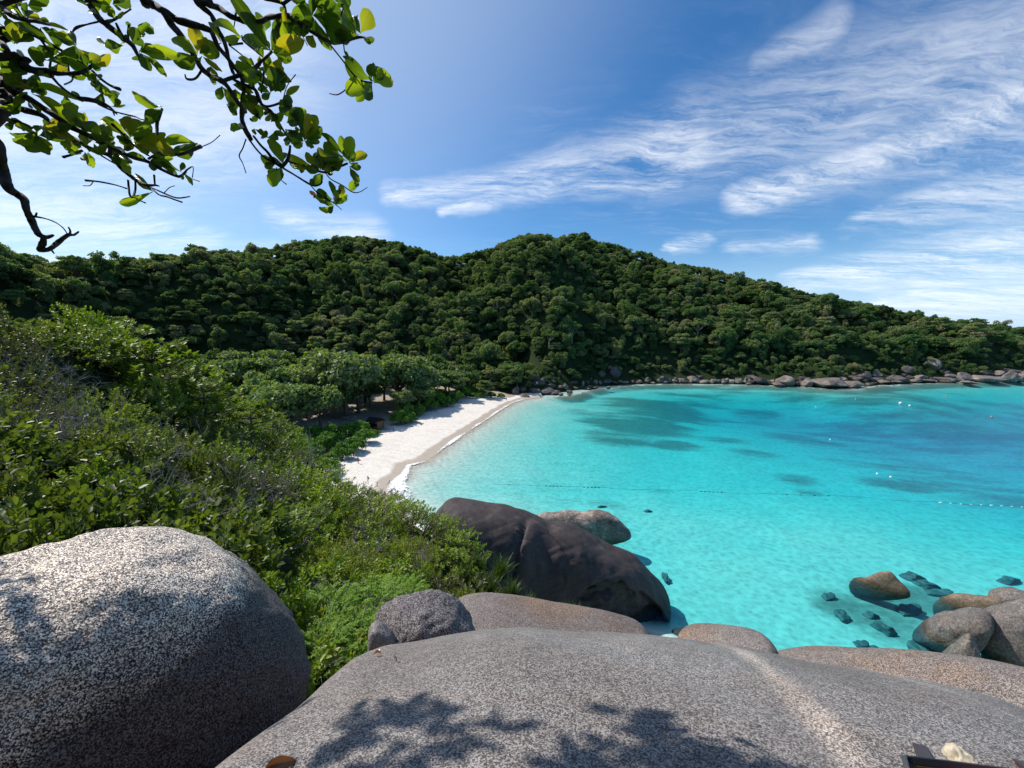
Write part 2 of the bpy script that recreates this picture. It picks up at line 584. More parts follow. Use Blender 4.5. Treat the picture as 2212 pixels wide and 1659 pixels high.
M_SUNK = granite('submerged_rock', (0.17, 0.17, 0.12), (0.27, 0.265, 0.19), (0.42, 0.41, 0.32), 4, 0.6, (0.5, 0.5, 0.4), 0.7, 0.5, None, 0.0, True, 0.6, 0.1)

# soil under the scrub and the forest
M_SOIL, n, out = material('dark_soil_and_litter')
v = n.noise(n.pos(), 1.4, 6, 0.65)
n.l.new(principled(n, n.ramp(v, [(0.3, (0.014, 0.022, 0.009)), (0.55, (0.022, 0.038, 0.013)), (0.75, (0.042, 0.048, 0.022))]), 0.95, 0.1, n.bump(v, 0.8, 0.2)), out)

# ------------------------------------------------------------------ shoreline and terrain
beach_px = [(837, 1064), (849, 1044), (873, 1026), (884, 1006), (914, 999), (938, 984), (956, 969), (995, 942), (1030, 919), (1054, 904), (1075, 889), (1105, 871), (1134, 862)]
far_px = [(1170, 858), (1235, 854), (1262, 845), (1300, 836), (1380, 830), (1450, 828), (1520, 829), (1600, 830), (1700, 832), (1760, 836), (1800, 839), (1860, 839), (1900, 832), (2000, 827), (2100, 825), (2212, 822)]
shore = [(3000, -400), (300, -60), (120, 2), (82, 20), (56, 30), (46, 31), (32, 31), (20, 35), (10, 40), (0, 45), (-9, 52), (-17, 62), (-22, 69)]
shore += [tuple(G(*p)[:2]) for p in beach_px] + [tuple(G(*p)[:2]) for p in far_px]
shore += [(430, 285), (600, 330), (1200, 500), (3000, 900)]
shore = np.array(shore)
sea_poly = np.vstack([shore, [(4000, 900), (4000, -400)]])
NB0, NB1 = 13, 13 + len(beach_px)


def polyline_dist(x, y, pl):
    best = np.full(x.shape, 1e9)
    for a, b in zip(pl[:-1], pl[1:]):
        d = b - a
        L2 = d @ d + 1e-9
        t = np.clip(((x - a[0]) * d[0] + (y - a[1]) * d[1]) / L2, 0, 1)
        best = np.minimum(best, np.hypot(x - a[0] - t * d[0], y - a[1] - t * d[1]))
    return best


def inside(x, y, poly):
    r = np.zeros(x.shape, bool)
    q = np.roll(poly, -1, axis=0)
    for (x1, y1), (x2, y2) in zip(poly, q):
        c = ((y1 > y) != (y2 > y)) & (x < (x2 - x1) * (y - y1) / (y2 - y1 + 1e-12) + x1)
        r ^= c
    return r


def sand_z(x, y):
    d = polyline_dist(x, y, shore)
    db = polyline_dist(x, y, shore[NB0 - 1:NB1])
    sea = inside(x, y, sea_poly)
    p3 = np.stack([x * 0.05, y * 0.05, x * 0], -1)
    land = np.minimum(0.115 * d, 1.15 + 0.045 * d)
    land = np.minimum(land, 2.6 + 0.012 * d) + 0.10 * fbm(p3 * 3, 3, 5) * smooth(2, 10, d)
    land = np.minimum(land, 4.2)
    land = np.where(db > d + 9, np.minimum(land, -0.6), land)
    rocky = smooth(2, 16, db - d)
    dep = 0.10 * np.minimum(d, 12) + 0.066 * np.clip(d - 12, 0, 50)
    dep = dep * (1 - rocky) + rocky * np.maximum(dep, np.minimum(0.40 * d, 2.6))
    open_sea = smooth(40, 215, x + 0.6 * (y - 130))
    dep = dep + open_sea * 9.5 * smooth(6, 70, d) + 2.0 * smooth(40, 160, db) * smooth(8, 40, d)
    dep = np.minimum(dep, 18) + 0.25 * fbm(p3 * 2, 3, 9) * smooth(5, 30, d)
    return np.where(sea, -dep, land), d, sea, db


# hill: skyline (px, py), distance of the ridge, distance of the foot
sky_px = [(-700, 640, 120, 40), (-400, 545, 150, 70), (-150, 525, 180, 105), (0, 528, 200, 135), (80, 544, 215, 150), (150, 560, 225, 160), (230, 562, 240, 170), (300, 557, 255, 180), (400, 549, 280, 195),
          (500, 549, 310, 205), (570, 538, 330, 210), (650, 522, 360, 213), (740, 508, 390, 214), (800, 514, 405, 213), (880, 531, 420, 210), (960, 557, 430, 205),
          (1010, 553, 435, 200), (1060, 540, 440, 196), (1110, 515, 442, 193), (1170, 504, 440, 202), (1230, 511, 440, 216), (1300, 525, 437, 237), (1380, 541, 434, 247),
          (1450, 560, 430, 250), (1520, 580, 425, 250), (1600, 600, 418, 247), (1700, 625, 410, 241), (1800, 645, 400, 229), (1900, 662, 395, 240), (2000, 686, 395, 252),
          (2100, 701, 400, 258), (2212, 714, 405, 268), (2400, 720, 420, 285), (2700, 735, 450, 330), (3300, 745, 500, 420)]
_r = np.array([[*P(a, b, c), d] for a, b, c, d in sky_px])
_u = _r[:, 0] / _r[:, 1]
TREE_H = 8.0


_ridge = np.array([P(660, 518, 352), P(740, 510, 340), P(790, 548, 322), P(850, 592, 300), P(950, 658, 265), P(1045, 742, 226), P(1110, 800, 203)])
_ridge[:, 2] -= 9.5
_valley = np.array([P(992, 605, 355), P(1030, 660, 310), P(1085, 730, 262), P(1140, 790, 222)])


def _along(x, y, pl):
    best, val = np.full(x.shape, 1e9), np.zeros(x.shape)
    for k, (a, b) in enumerate(zip(pl[:-1], pl[1:])):
        d = (b - a)[:2]
        t = np.clip(((x - a[0]) * d[0] + (y - a[1]) * d[1]) / (d @ d), 0, 1)
        ds = np.hypot(x - a[0] - t * d[0], y - a[1] - t * d[1])
        v = a[2] + (b[2] - a[2]) * t
        val = np.where(ds < best, v, val)
        best = np.minimum(best, ds)
    return best, val


def spur_terms(x, y, z):
    dr, zr_ = _along(x, y, _ridge)
    dv, zv_ = _along(x, y, _valley)
    up = np.maximum(zr_ - 0.62 * np.sqrt(dr ** 2 + 16) + 2.5 - z, 0)
    return up - 12.0 * np.exp(-(dv / 17.0) ** 2) * smooth(4, 20, z)


def hill_z(x, y, noise=True):
    u = x / np.maximum(y, 5.0)
    yr = np.interp(u, _u, _r[:, 1])
    zr = np.interp(u, _u, _r[:, 2]) - TREE_H
    yf = np.interp(u, _u, _r[:, 3])
    t = (y - yf) / (yr - yf)
    tc = np.clip(t, 0, 1)
    prof = 0.30 * tc + 0.70 * np.sin(tc * PI / 2) ** 1.25
    z = 1.0 + (zr - 1.0) * prof
    z = np.where(t < 0, 1.0 + (y - yf) * 1.1, z)
    z = np.where(t > 1, zr - (y - yr) * 0.55, z)
    if noise:
        p3 = np.stack([x / 62.0, y / 62.0, x * 0], -1)
        amp = smooth(0, 0.25, tc) * (1 - 0.85 * smooth(0.75, 1.0, tc))
        gully = 1 - np.abs(fbm(p3, 2, 3)) * 2.2
        z = z + amp * (11.0 * fbm(p3 * 0.8, 3, 21) + 10.0 * gully)
        z = z + spur_terms(x, y, z)
        crest = CAM_H + (zr - CAM_H) * y / yr - (1 - tc) * 3.0          # no shoulder stands above the crest line
        z = np.where((t > 0.3) & (t <= 1), np.minimum(z, np.maximum(crest, zr * 0.2)), z)
    return z


def land_top(x, y):
    return np.maximum(hill_z(x, y), sand_z(x, y)[0])


def build_hill():
    xs = np.arange(-520, 900, 5.0)
    ys = np.arange(40, 700, 5.0)
    X, Y = np.meshgrid(xs, ys)
    Z = np.maximum(hill_z(X, Y), -20)
    o = link('hill', make_mesh('hill', np.stack([X, Y, Z], -1).reshape(-1, 3), grid_faces(len(ys), len(xs)), M_SOIL), kind='structure')
    return o


build_hill()

# sand with dry, wet and under-water parts, one sheet from the tree line to the open sea bed
M_SAND, n, out = material('white_coral_sand')
p = n.pos()
z = n.sep(p)[2]
zn = n.math('ADD', z, n.math('MULTIPLY', n.math('SUBTRACT', n.noise(p, 0.16, 3), 0.5), 0.35))
gr = n.noise(p, 1.1, 6, 0.7)
dry = n.ramp(gr, [(0.3, (0.61, 0.55, 0.475)), (0.6, (0.77, 0.71, 0.63))])
trod = n.noise(n.mapping(p, rot=(0, 0, 0.5), scale=(0.5, 1.6, 1)), 0.35, 5, 0.6)
dry = n.mix(n.maprange(trod, 0.5, 0.62, 0.0, 0.28), dry, (0.50, 0.46, 0.41))
wetc = n.ramp(gr, [(0.3, (0.40, 0.335, 0.262)), (0.7, (0.47, 0.40, 0.325))])
sand = n.mix(n.maprange(zn, 0.28, 0.44, 1.0, 0.0, 'SMOOTHSTEP'), dry, wetc)
sand = n.mix(n.maprange(z, -0.35, 0.0, 1.0, 0.0), sand, (0.69, 0.665, 0.595))
reef = n.attr('reef')
rn = n.noise(n.mapping(p, rot=(0, 0, 0.12), scale=(0.26, 1.0, 1)), 0.11, 8, 0.64)
rn2 = n.noise(p, 0.5, 5, 0.65)
rmask = n.maprange(n.math('ADD', n.math('MULTIPLY_ADD', reef, 0.52, rn), n.math('MULTIPLY', rn2, 0.16)), 0.72, 1.02, 0.0, 0.76, 'SMOOTHSTEP')
sand = n.mix(rmask, sand, n.mix(rn2, (0.055, 0.075, 0.050), (0.17, 0.165, 0.10)))
litter = n.attr('litter')
ln = n.noise(p, 0.55, 5, 0.65)
sand = n.mix(n.maprange(n.math('MULTIPLY_ADD', litter, 0.75, ln), 0.72, 0.98, 0.0, 0.9, 'SMOOTHSTEP'), sand, n.mix(rn2, (0.10, 0.085, 0.055), (0.46, 0.40, 0.31)))
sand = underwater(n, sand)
prints = n.noise(p, 2.2, 5, 0.6)
hb = n.math('ADD', n.math('MULTIPLY', prints, n.maprange(zn, 0.45, 0.8, 0.05, 1.0)), n.math('MULTIPLY', trod, 0.6))
n.l.new(principled(n, sand, n.maprange(zn, 0.3, 0.6, 0.45, 0.95), 0.25, n.bump(hb, 0.9, 0.16)), out)

reef_spots = [(1420, 870, 34, 0.85), (1380, 905, 24, 0.85), (1340, 935, 14, 0.7), (1460, 945, 10, 0.7), (1250, 890, 10, 0.45), (1500, 850, 26, 0.6), (1600, 845, 30, 0.45), (1640, 865, 18, 0.65), (1720, 850, 24, 0.6), (1560, 925, 12, 0.5), (1640, 960, 10, 0.6),
              (1760, 905, 22, 0.62), (1830, 880, 30, 0.7), (1720, 1005, 6, 0.6), (1750, 1035, 4.0, 0.55), (1310, 1080, 5, 0.5), (1400, 1038, 5, 0.35), (1900, 930, 26, 0.6),
              (2000, 960, 24, 0.55), (2100, 1000, 20, 0.55), (1960, 1010, 9, 0.6), (2150, 1040, 14, 0.5), (2050, 890, 60, 0.62), (2200, 900, 60, 0.6), (1950, 860, 40, 0.6), (2120, 860, 50, 0.5), (1850, 960, 12, 0.5),
              (1830, 1310, 4, 0.75), (1900, 1330, 5, 0.75), (1780, 1280, 3, 0.5), (1960, 1290, 6, 0.6), (2020, 1330, 6, 0.6)]


def build_sand():
    xs = np.concatenate([np.arange(-600, -160, 20.0), np.arange(-160, -60, 2.5), np.arange(-60, 90, 1.0), np.arange(90, 380, 2.5), np.geomspace(385, 4000, 40)])
    ys = np.concatenate([-np.geomspace(3000, 60, 25), np.arange(-40, 30, 5.0), np.arange(30, 205, 1.0), np.arange(205, 330, 2.5), np.geomspace(335, 3500, 30)])
    X, Y = np.meshgrid(xs, ys)
    Z, d, sea, db = sand_z(X, Y)
    hz = hill_z(X, Y, False)
    Z = np.where((Y > 330) & ~sea, np.minimum(Z, -4), Z)
    Z = np.where((np.hypot(X, Y) < 60) & ~sea & (Y < 50), np.minimum(Z, 1.0), Z)
    reef = np.zeros(X.shape)
    for px, py, rad, s in reef_spots:
        g = G(px, py, -2.0)
        reef = np.maximum(reef, s * (1 - smooth(0.3, 1.25, np.hypot((X - g[0]) * 0.75, Y - g[1]) / rad)))
    far = polyline_dist(X, Y, shore[NB1 + 1:])
    reef = np.maximum(reef, np.where(sea, 0.85 * (1 - smooth(3, 16, far)), 0))
    back = np.array([G(px, py, 2.3)[:2] for px, py in [(560, 1075), (709, 993), (748, 985), (789, 960), (801, 945), (825, 939), (843, 924), (884, 918), (917, 901), (935, 889), (968, 883), (995, 871), (1006, 859), (1030, 856), (1099, 854)]])
    poly = np.vstack([back, [(30, 260), (-500, 300), (-500, 30), (-60, 40)]])
    litter = np.where(inside(X, Y, poly), 1.0, 0.0) * smooth(0.5, 4, polyline_dist(X, Y, back))
    link('beach', make_mesh('beach', np.stack([X, Y, Z], -1).reshape(-1, 3), grid_faces(len(ys), len(xs)), M_SAND, attrs={'reef': reef.ravel(), 'litter': litter.ravel()}), kind='structure')


build_sand()

# sea surface: clear, mirror-like by Fresnel, the light its ripples would gather is put into its tint
M_SEA, n, out = material('clear_sea_water')
p = n.pos()
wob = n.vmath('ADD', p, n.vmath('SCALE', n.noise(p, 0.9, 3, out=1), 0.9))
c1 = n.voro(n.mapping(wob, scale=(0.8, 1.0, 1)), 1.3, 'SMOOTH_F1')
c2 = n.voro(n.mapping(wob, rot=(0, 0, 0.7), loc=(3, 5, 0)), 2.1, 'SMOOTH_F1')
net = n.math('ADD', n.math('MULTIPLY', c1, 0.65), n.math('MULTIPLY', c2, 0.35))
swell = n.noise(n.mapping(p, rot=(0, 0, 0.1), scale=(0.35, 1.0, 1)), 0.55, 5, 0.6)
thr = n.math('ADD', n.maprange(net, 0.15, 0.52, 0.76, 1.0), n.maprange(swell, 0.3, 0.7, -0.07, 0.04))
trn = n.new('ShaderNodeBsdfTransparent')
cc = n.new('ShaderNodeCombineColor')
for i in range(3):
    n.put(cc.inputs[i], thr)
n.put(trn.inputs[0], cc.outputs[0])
gl = n.new('ShaderNodeBsdfGlossy')
gl.inputs['Roughness'].default_value = 0.12
hb = n.math('ADD', n.math('MULTIPLY', swell, 1.0), n.math('MULTIPLY', n.noise(p, 3.2, 3, 0.6), 0.25))
nor = n.bump(hb, 0.55, 0.22)
n.put(gl.inputs['Normal'], nor)
fr = n.new('ShaderNodeFresnel')
fr.inputs['IOR'].default_value = 1.33
ms = n.new('ShaderNodeMixShader')
n.put(ms.inputs[0], n.math('MULTIPLY', fr.outputs[0], 0.46))
n.l.new(trn.outputs[0], ms.inputs[1])
n.l.new(gl.outputs[0], ms.inputs[2])
n.l.new(ms.outputs[0], out)
xs = np.array([-900, -60, 120, 420, 1500, 4500.0])
ys = np.array([-2500, 0, 60, 260, 900, 4000.0])
X, Y = np.meshgrid(xs, ys)
link('sea_water', make_mesh('sea_water', np.stack([X, Y, X * 0], -1).reshape(-1, 3), grid_faces(6, 6), M_SEA), kind='structure')

# ------------------------------------------------------------------ near slope under the scrub
ctrl = [(0, 1150, 4.2), (300, 1130, 5), (500, 1180, 6), (0, 1000, 6), (250, 1000, 7.5), (450, 1000, 10), (600, 1050, 12), (0, 850, 9), (200, 850, 12), (400, 900, 15), (550, 950, 18), (690, 1000, 22),
        (0, 700, 12), (-300, 700, 9), (-300, 900, 6), (250, 730, 15), (420, 840, 20), (560, 890, 24), (640, 930, 24), (740, 1040, 20), (860, 1075, 17), (700, 1130, 12), (850, 1180, 12), (1000, 1170, 14),
        (1050, 1250, 13), (1150, 1290, 13), (950, 1250, 10.5), (800, 1230, 9), (640, 1200, 8), (720, 1330, 6.5), (800, 1300, 7.5), (650, 1420, 5.0), (560, 1150, 8)]
cw = np.array([P(*c) for c in ctrl] + [(-1.6, 1.6, 29.2), (-3.2, 2.2, 30.2), (-5, 0, 31.4), (-9, 0, 33), (-14, 4, 34), (0.5, 4, 27.6), (0.5, 8, 25.0)])


def _tps_fit(pts, lam=0.6):
    N = len(pts)
    d = np.hypot(pts[:, None, 0] - pts[None, :, 0], pts[:, None, 1] - pts[None, :, 1])
    K = np.where(d > 0, d * d * np.log(d + 1e-12), 0) + lam * np.eye(N)
    Pm = np.column_stack([np.ones(N), pts[:, :2]])
    A = np.block([[K, Pm], [Pm.T, np.zeros((3, 3))]])
    return np.linalg.solve(A, np.concatenate([pts[:, 2], np.zeros(3)]))


_tw = _tps_fit(cw)


def bush_top(x, y):
    d = np.hypot(x[..., None] - cw[:, 0], y[..., None] - cw[:, 1])
    K = np.where(d > 0, d * d * np.log(d + 1e-12), 0)
    return K @ _tw[:len(cw)] + _tw[-3] + _tw[-2] * x + _tw[-1] * y


edge = [(-700, 690, 9), (-300, 690, 11), (0, 690, 12.5), (100, 700, 13.5), (200, 700, 15), (330, 745, 18), (420, 835, 20), (500, 850, 22), (560, 890, 24), (640, 930, 24), (700, 990, 23), (740, 1040, 20.5),
        (860, 1065, 17.5), (920, 1110, 16), (1000, 1155, 14.5), (1050, 1200, 13.8), (1100, 1225, 13.6), (1150, 1270, 13.5), (1180, 1300, 13.5), (1300, 1340, 12)]
_e = np.array([P(*e) for e in edge])
_eu, _ey = _e[:, 0] / _e[:, 1], _e[:, 1]


def edge_y(u):
    return np.interp(u, _eu, _ey)


def hb_of(y):
    return np.interp(y, [3, 8, 16, 25], [0.55, 0.8, 1.1, 1.4])


def near_ground(x, y):
    yy = np.maximum(y, 0.8)
    u = x / yy
    ye = edge_y(u)
    ycl = np.minimum(y, ye)
    xs_ = np.where(y > ye, u * ye, x)
    zt = bush_top(xs_, ycl) - hb_of(ycl)
    zt = np.where(y > ye, zt - 1.25 * (y - ye) * np.clip((y - ye) / 3, 0.3, 1), zt)
    rock_side = 28.6 - 1.32 * np.maximum(y, 0)
    wgt = smooth(0.03, 0.20, u)
    z = zt * (1 - wgt) + np.minimum(zt, rock_side) * wgt
    z = np.where((x > -2.6) & (y < 3.2), np.minimum(z, 28.4), z)
    z = np.where((x > -6) & (y < 3.8) & (y > -1), np.minimum(z, 27.2), z)
    return np.maximum(z, -6)


def build_slope():
    xs = np.concatenate([np.arange(-60, -26, 2.0), np.arange(-26, 8, 0.4), np.arange(8, 60, 2.0)])
    ys = np.concatenate([np.arange(-40, -2, 2.0), np.arange(-2, 28, 0.4), np.arange(28, 62, 1.5)])
    X, Y = np.meshgrid(xs, ys)
    Z = near_ground(X, Y) + 0.12 * fbm(np.stack([X, Y, X * 0], -1) * 0.9, 3, 4)
    link('headland_slope', make_mesh('headland_slope', np.stack([X, Y, Z], -1).reshape(-1, 3), grid_faces(len(ys), len(xs)), M_SOIL), kind='structure')


build_slope()


# ------------------------------------------------------------------ rocks of the viewpoint
def closed_spline(pts, m):
    pts = np.asarray(pts, float)
    n_ = len(pts)
    seg = np.linalg.norm(np.roll(pts, -1, 0) - pts, axis=1)
    cum = np.concatenate([[0], np.cumsum(seg)])
    out_ = []
    for s in np.linspace(0, cum[-1], m, endpoint=False):
        i = min(np.searchsorted(cum, s, 'right') - 1, n_ - 1)
        t = (s - cum[i]) / (seg[i] + 1e-9)
        p0, p1, p2, p3 = pts[(i - 1) % n_], pts[i], pts[(i + 1) % n_], pts[(i + 2) % n_]
        out_.append(0.5 * ((2 * p1) + (p2 - p0) * t + (2 * p0 - 5 * p1 + 4 * p2 - p3) * t * t + (3 * p1 - p0 - 3 * p2 + p3) * t ** 3))
    return np.array(out_)


def rock_body(outline, Yc, front, back, e=0.85, M=112, K=57, amp=0.03, freq=1.0, seed=1, tilt=0.0, fine=0.25, extra=None, horiz=True, eb=1.0):
    """a closed boulder: its widest girth, its real thickness towards and away from the viewer, weathered by noise"""
    ol = closed_spline(outline, M)
    cpx = ol.mean(0)
    c0 = P(cpx[0], cpx[1], Yc)
    view = c0 - np.array([0, 0, CAM_H])
    if horiz:
        view[2] = 0
    view /= np.linalg.norm(view)
    side = np.cross(view, [0, 0, 1])
    side /= np.linalg.norm(side)
    nrm = unit(view + side * tilt)
    pts = []
    for px, py in ol:
        d = ray(px, py)
        t = ((c0 - np.array([0, 0, CAM_H])) @ nrm) / (d @ nrm)
        pts.append(np.array([0, 0, CAM_H]) + d * t)
    pts = np.array(pts)
    c0 = pts.mean(0)
    size = np.abs(pts - c0).max()
    rows = []
    ph = np.linspace(-PI / 2, PI / 2, K)
    for a in ph:
        ee = e if a < 0 else eb
        sc = max(math.cos(a), 1e-4) ** ee
        of = math.copysign(abs(math.sin(a)) ** ee, math.sin(a))
        rows.append(c0 + (pts - c0) * sc + view * (of * (back if of > 0 else front)))
    V = np.array(rows)
    dirs = unit(V - c0)
    q = V / size * freq * 1.6
    disp = amp * size * (fbm(q, 4, seed) + fine * fbm(q * 5, 3, seed + 7))
    V = V + dirs * disp[..., None]
    if extra is not None:
        V = extra(V, c0, pts, dirs)
    V = V.reshape(-1, 3)
    idx = np.arange(K * M).reshape(K, M)
    nx = np.roll(idx, -1, axis=1)
    Fc = np.stack([idx[:-1], nx[:-1], nx[1:], idx[1:]], -1).reshape(-1, 4)
    return V, Fc


def rock(name, label, outline, Yc, front, back, mat, group=None, **k):
    V, Fc = rock_body(outline, Yc, front, back, **k)
    c = V.mean(0)
    me = make_mesh(name, V - c, Fc, mat)
    import bmesh
    bm = bmesh.new()
    bm.from_mesh(me)
    bmesh.ops.remove_doubles(bm, verts=bm.verts, dist=1e-4)
    bmesh.ops.recalc_face_normals(bm, faces=bm.faces)
    bm.to_mesh(me)
    bm.free()
    o = link(name, me, loc=c)
    tag(o, label, 'rock' if 'boulder' not in name else 'boulder', group)
    return o


# main slab underfoot
slab_sky = [(200, 1500), (420, 1480), (560, 1474), (600, 1470), (640, 1462), (700, 1431), (760, 1406), (830, 1393), (900, 1385), (960, 1370), (1050, 1357), (1130, 1352), (1250, 1362), (1400, 1368), (1470, 1375),
            (1560, 1388), (1650, 1403), (1750, 1428), (1850, 1442), (1950, 1463), (2050, 1482), (2150, 1506), (2212, 1530), (2500, 1650)]
_s = np.array([ray(*q) for q in slab_sky])
_su, _sS = _s[:, 0] / _s[:, 1], -_s[:, 2] / _s[:, 1]


def slab_z(x, y):
    yy = np.maximum(y, 0.9)
    u = x / yy
    S = np.interp(u, _su, _sS)
    k = 1.6 / (3.2 / S) ** 2
    z = 30.4 - k * np.maximum(y, 0) ** 2
    q = np.stack([x, y, x * 0], -1)
    return z + 0.030 * fbm(q * 0.8, 3, 31) + 0.006 * fbm(q * 5, 3, 33)


def slab_hit(px, py):
    d = ray(px, py)
    for t in np.arange(0.6, 6, 0.01):
        q = np.array([0, 0, CAM_H]) + d * t
        if q[2] < slab_z(q[0], q[1]):
            return q
    return np.array([0, 0, CAM_H]) + d * 3


M_SLABTOP = M_SLAB
xs = np.arange(-3.4, 7.6, 0.06)
ys = np.arange(-3.0, 7.4, 0.06)
X, Y = np.meshgrid(xs, ys)
Z = slab_z(X, Y)
Z = Z - 1.6 * smooth(-1.2, -2.8, X) ** 1 * 1.0 - 1.2 * smooth(-1.6, -3, Y)
Vt = np.stack([X, Y, Z], -1).reshape(-1, 3)
o = link('granite_slab', make_mesh('granite_slab', Vt, grid_faces(len(ys), len(xs)), M_SLAB))
tag(o, 'broad speckled grey granite slab across the bottom of the view with shadows of leaves', 'rock')

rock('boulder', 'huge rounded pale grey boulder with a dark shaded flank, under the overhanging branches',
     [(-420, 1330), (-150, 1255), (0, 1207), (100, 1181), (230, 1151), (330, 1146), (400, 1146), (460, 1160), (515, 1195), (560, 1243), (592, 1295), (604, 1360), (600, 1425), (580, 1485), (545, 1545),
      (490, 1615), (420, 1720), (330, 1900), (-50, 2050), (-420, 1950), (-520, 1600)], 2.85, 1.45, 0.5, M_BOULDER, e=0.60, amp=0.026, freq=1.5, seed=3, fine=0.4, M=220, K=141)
rock('boulder', 'dark speckled boulder beside the light green feathery shrub, smallest of the near boulders',
     [(814, 1335), (839, 1310), (865, 1295), (891, 1288), (924, 1286), (961, 1290), (984, 1299), (1000, 1317), (1016, 1345), (1030, 1375), (1000, 1430), (920, 1440), (850, 1420), (822, 1385)], 5.7, 0.7, 0.4, M_DARKSPECK, e=0.55, amp=0.075, freq=1.5, seed=5)
rock('flat_rock', 'brown grey granite shelf between the dark speckled boulder and the black whale backed boulder',
     [(960, 1330), (991, 1299), (1028, 1292), (1088, 1295), (1140, 1304), (1214, 1317), (1307, 1332), (1363, 1345), (1396, 1358), (1415, 1400), (1350, 1450), (1200, 1460), (1020, 1440), (950, 1390)], 7.4, 1.3, 0.7, M_BROWN, e=0.75, amp=0.015, seed=8)
rock('flat_rock', 'small tan granite block just beyond the middle of the slab edge',
     [(1463, 1382), (1483, 1367), (1533, 1370), (1586, 1376), (1639, 1386), (1668, 1399), (1685, 1430), (1660, 1470), (1560, 1480), (1480, 1450)], 6.2, 0.6, 0.7, M_TAN, e=0.6, amp=0.012, seed=11)
rock('flat_rock', 'long tan and mauve granite ledge beyond the right end of the slab',
     [(1640, 1425), (1700, 1407), (1746, 1406), (1817, 1410), (1888, 1413), (1959, 1420), (2048, 1431), (2136, 1443), (2212, 1459), (2400, 1505), (2520, 1580), (2350, 1680), (2000, 1640), (1750, 1540), (1650, 1480)],
     4.6, 0.7, 0.8, M_TAN, e=0.85, amp=0.010, seed=14)
rock('flat_rock', 'low grey rock ledge showing between the scrub and the light green feathery shrub',
     [(600, 1290), (643, 1268), (700, 1265), (760, 1272), (801, 1282), (830, 1310), (780, 1340), (680, 1340), (610, 1320)], 8.2, 0.7, 0.8, M_DARKSPECK, e=0.8, amp=0.02, seed=17)
rock('small_rock', 'small pale broken rock wedged under the dark speckled boulder',
     [(795, 1375), (805, 1350), (825, 1350), (850, 1375), (860, 1410), (830, 1440), (800, 1425)], 5.0, 0.2, 0.25, M_SLAB, e=0.6, amp=0.05, seed=19)


def whale(V, c0, pts, dirs):
    # a broken recess under a curved ledge at the seaward end, a groove down the flank, a ringed hollow, long shallow runnels
    d = V - np.array([0, 0, CAM_H])
    dep = d[..., 1] * cp - d[..., 2] * sp
    px = CX + F * d[..., 0] / dep
    py = CY - F * (d[..., 1] * sp + d[..., 2] * cp) / dep
    near = smooth(1.0, -0.5, V[..., 1] - c0[1])
    led = np.interp(px, [1240, 1268, 1300, 1345, 1390, 1425, 1445], [1300, 1266, 1253, 1258, 1280, 1312, 1350]) + 7 * fbm(np.stack([px / 16.0, px * 0, px * 0], -1), 3, 79)
    rec = smooth(1238, 1262, px) * smooth(-2, 9, py - led) * near
    blk = 0.5 + 0.5 * np.round(fbm(V * np.array([0.55, 0.55, 0.8]), 2, 77) * 2) / 2
    V = V + np.array([-0.25, 1.0, 0.0]) * (rec * (0.55 + 1.1 * blk))[..., None]
    gx = np.interp(py, [1125, 1180, 1240, 1340], [1136, 1118, 1106, 1080])
    groove = -0.42 * np.exp(-((px - gx) / 7.0) ** 2) + 0.30 * np.exp(-((px - gx - 26) / 20.0) ** 2)
    groove = groove * near * smooth(1118, 1140, py)
    rr = np.hypot((px - 1124) / 1.5, py - 1143)
    ring = -0.22 * np.cos(rr * 0.75) * np.exp(-(rr / 9.0) ** 2) * near
    run = 0.10 * np.abs(fbm(np.stack([px / 70.0, (py + 0.45 * px) / 13.0, px * 0], -1), 3, 78)) * near
    return V + dirs * (groove + ring - run)[..., None]


rock('boulder', 'huge black whale backed boulder rising from the turquoise water below the scrub',
     [(942, 1115), (957, 1090), (972, 1079), (998, 1078), (1043, 1086), (1084, 1089), (1110, 1097), (1151, 1114), (1184, 1129), (1214, 1131), (1247, 1141), (1281, 1163), (1314, 1180), (1355, 1198), (1381, 1213),
      (1407, 1239), (1430, 1265), (1438, 1284), (1442, 1321), (1440, 1352), (1428, 1378), (1380, 1420), (1250, 1440), (1100, 1380), (990, 1290), (945, 1190)], 43.0, 6.0, 4.0, M_BLACK, e=0.72, amp=0.022, freq=1.5, seed=23, tilt=-0.22, extra=whale, M=260, K=141)
rock('boulder', 'pale topped grey boulder in the sea half hidden behind the black boulder',
     [(1140, 1125), (1165, 1112), (1200, 1107), (1240, 1106), (1275, 1104), (1300, 1106), (1325, 1118), (1348, 1135), (1361, 1152), (1358, 1163), (1330, 1172), (1290, 1182), (1230, 1190), (1170, 1170)], 58.0, 1.6, 2.4, M_PALE, e=0.7, amp=0.05, seed=27)
rock('small_rock', 'small dark rock at the water line below the end of the black boulder',
     [(1436, 1385), (1450, 1366), (1470, 1360), (1490, 1364), (1500, 1380), (1490, 1405), (1450, 1410)], 38.5, 1.0, 1.2, M_BLACK, e=0.8, amp=0.04, seed=29)

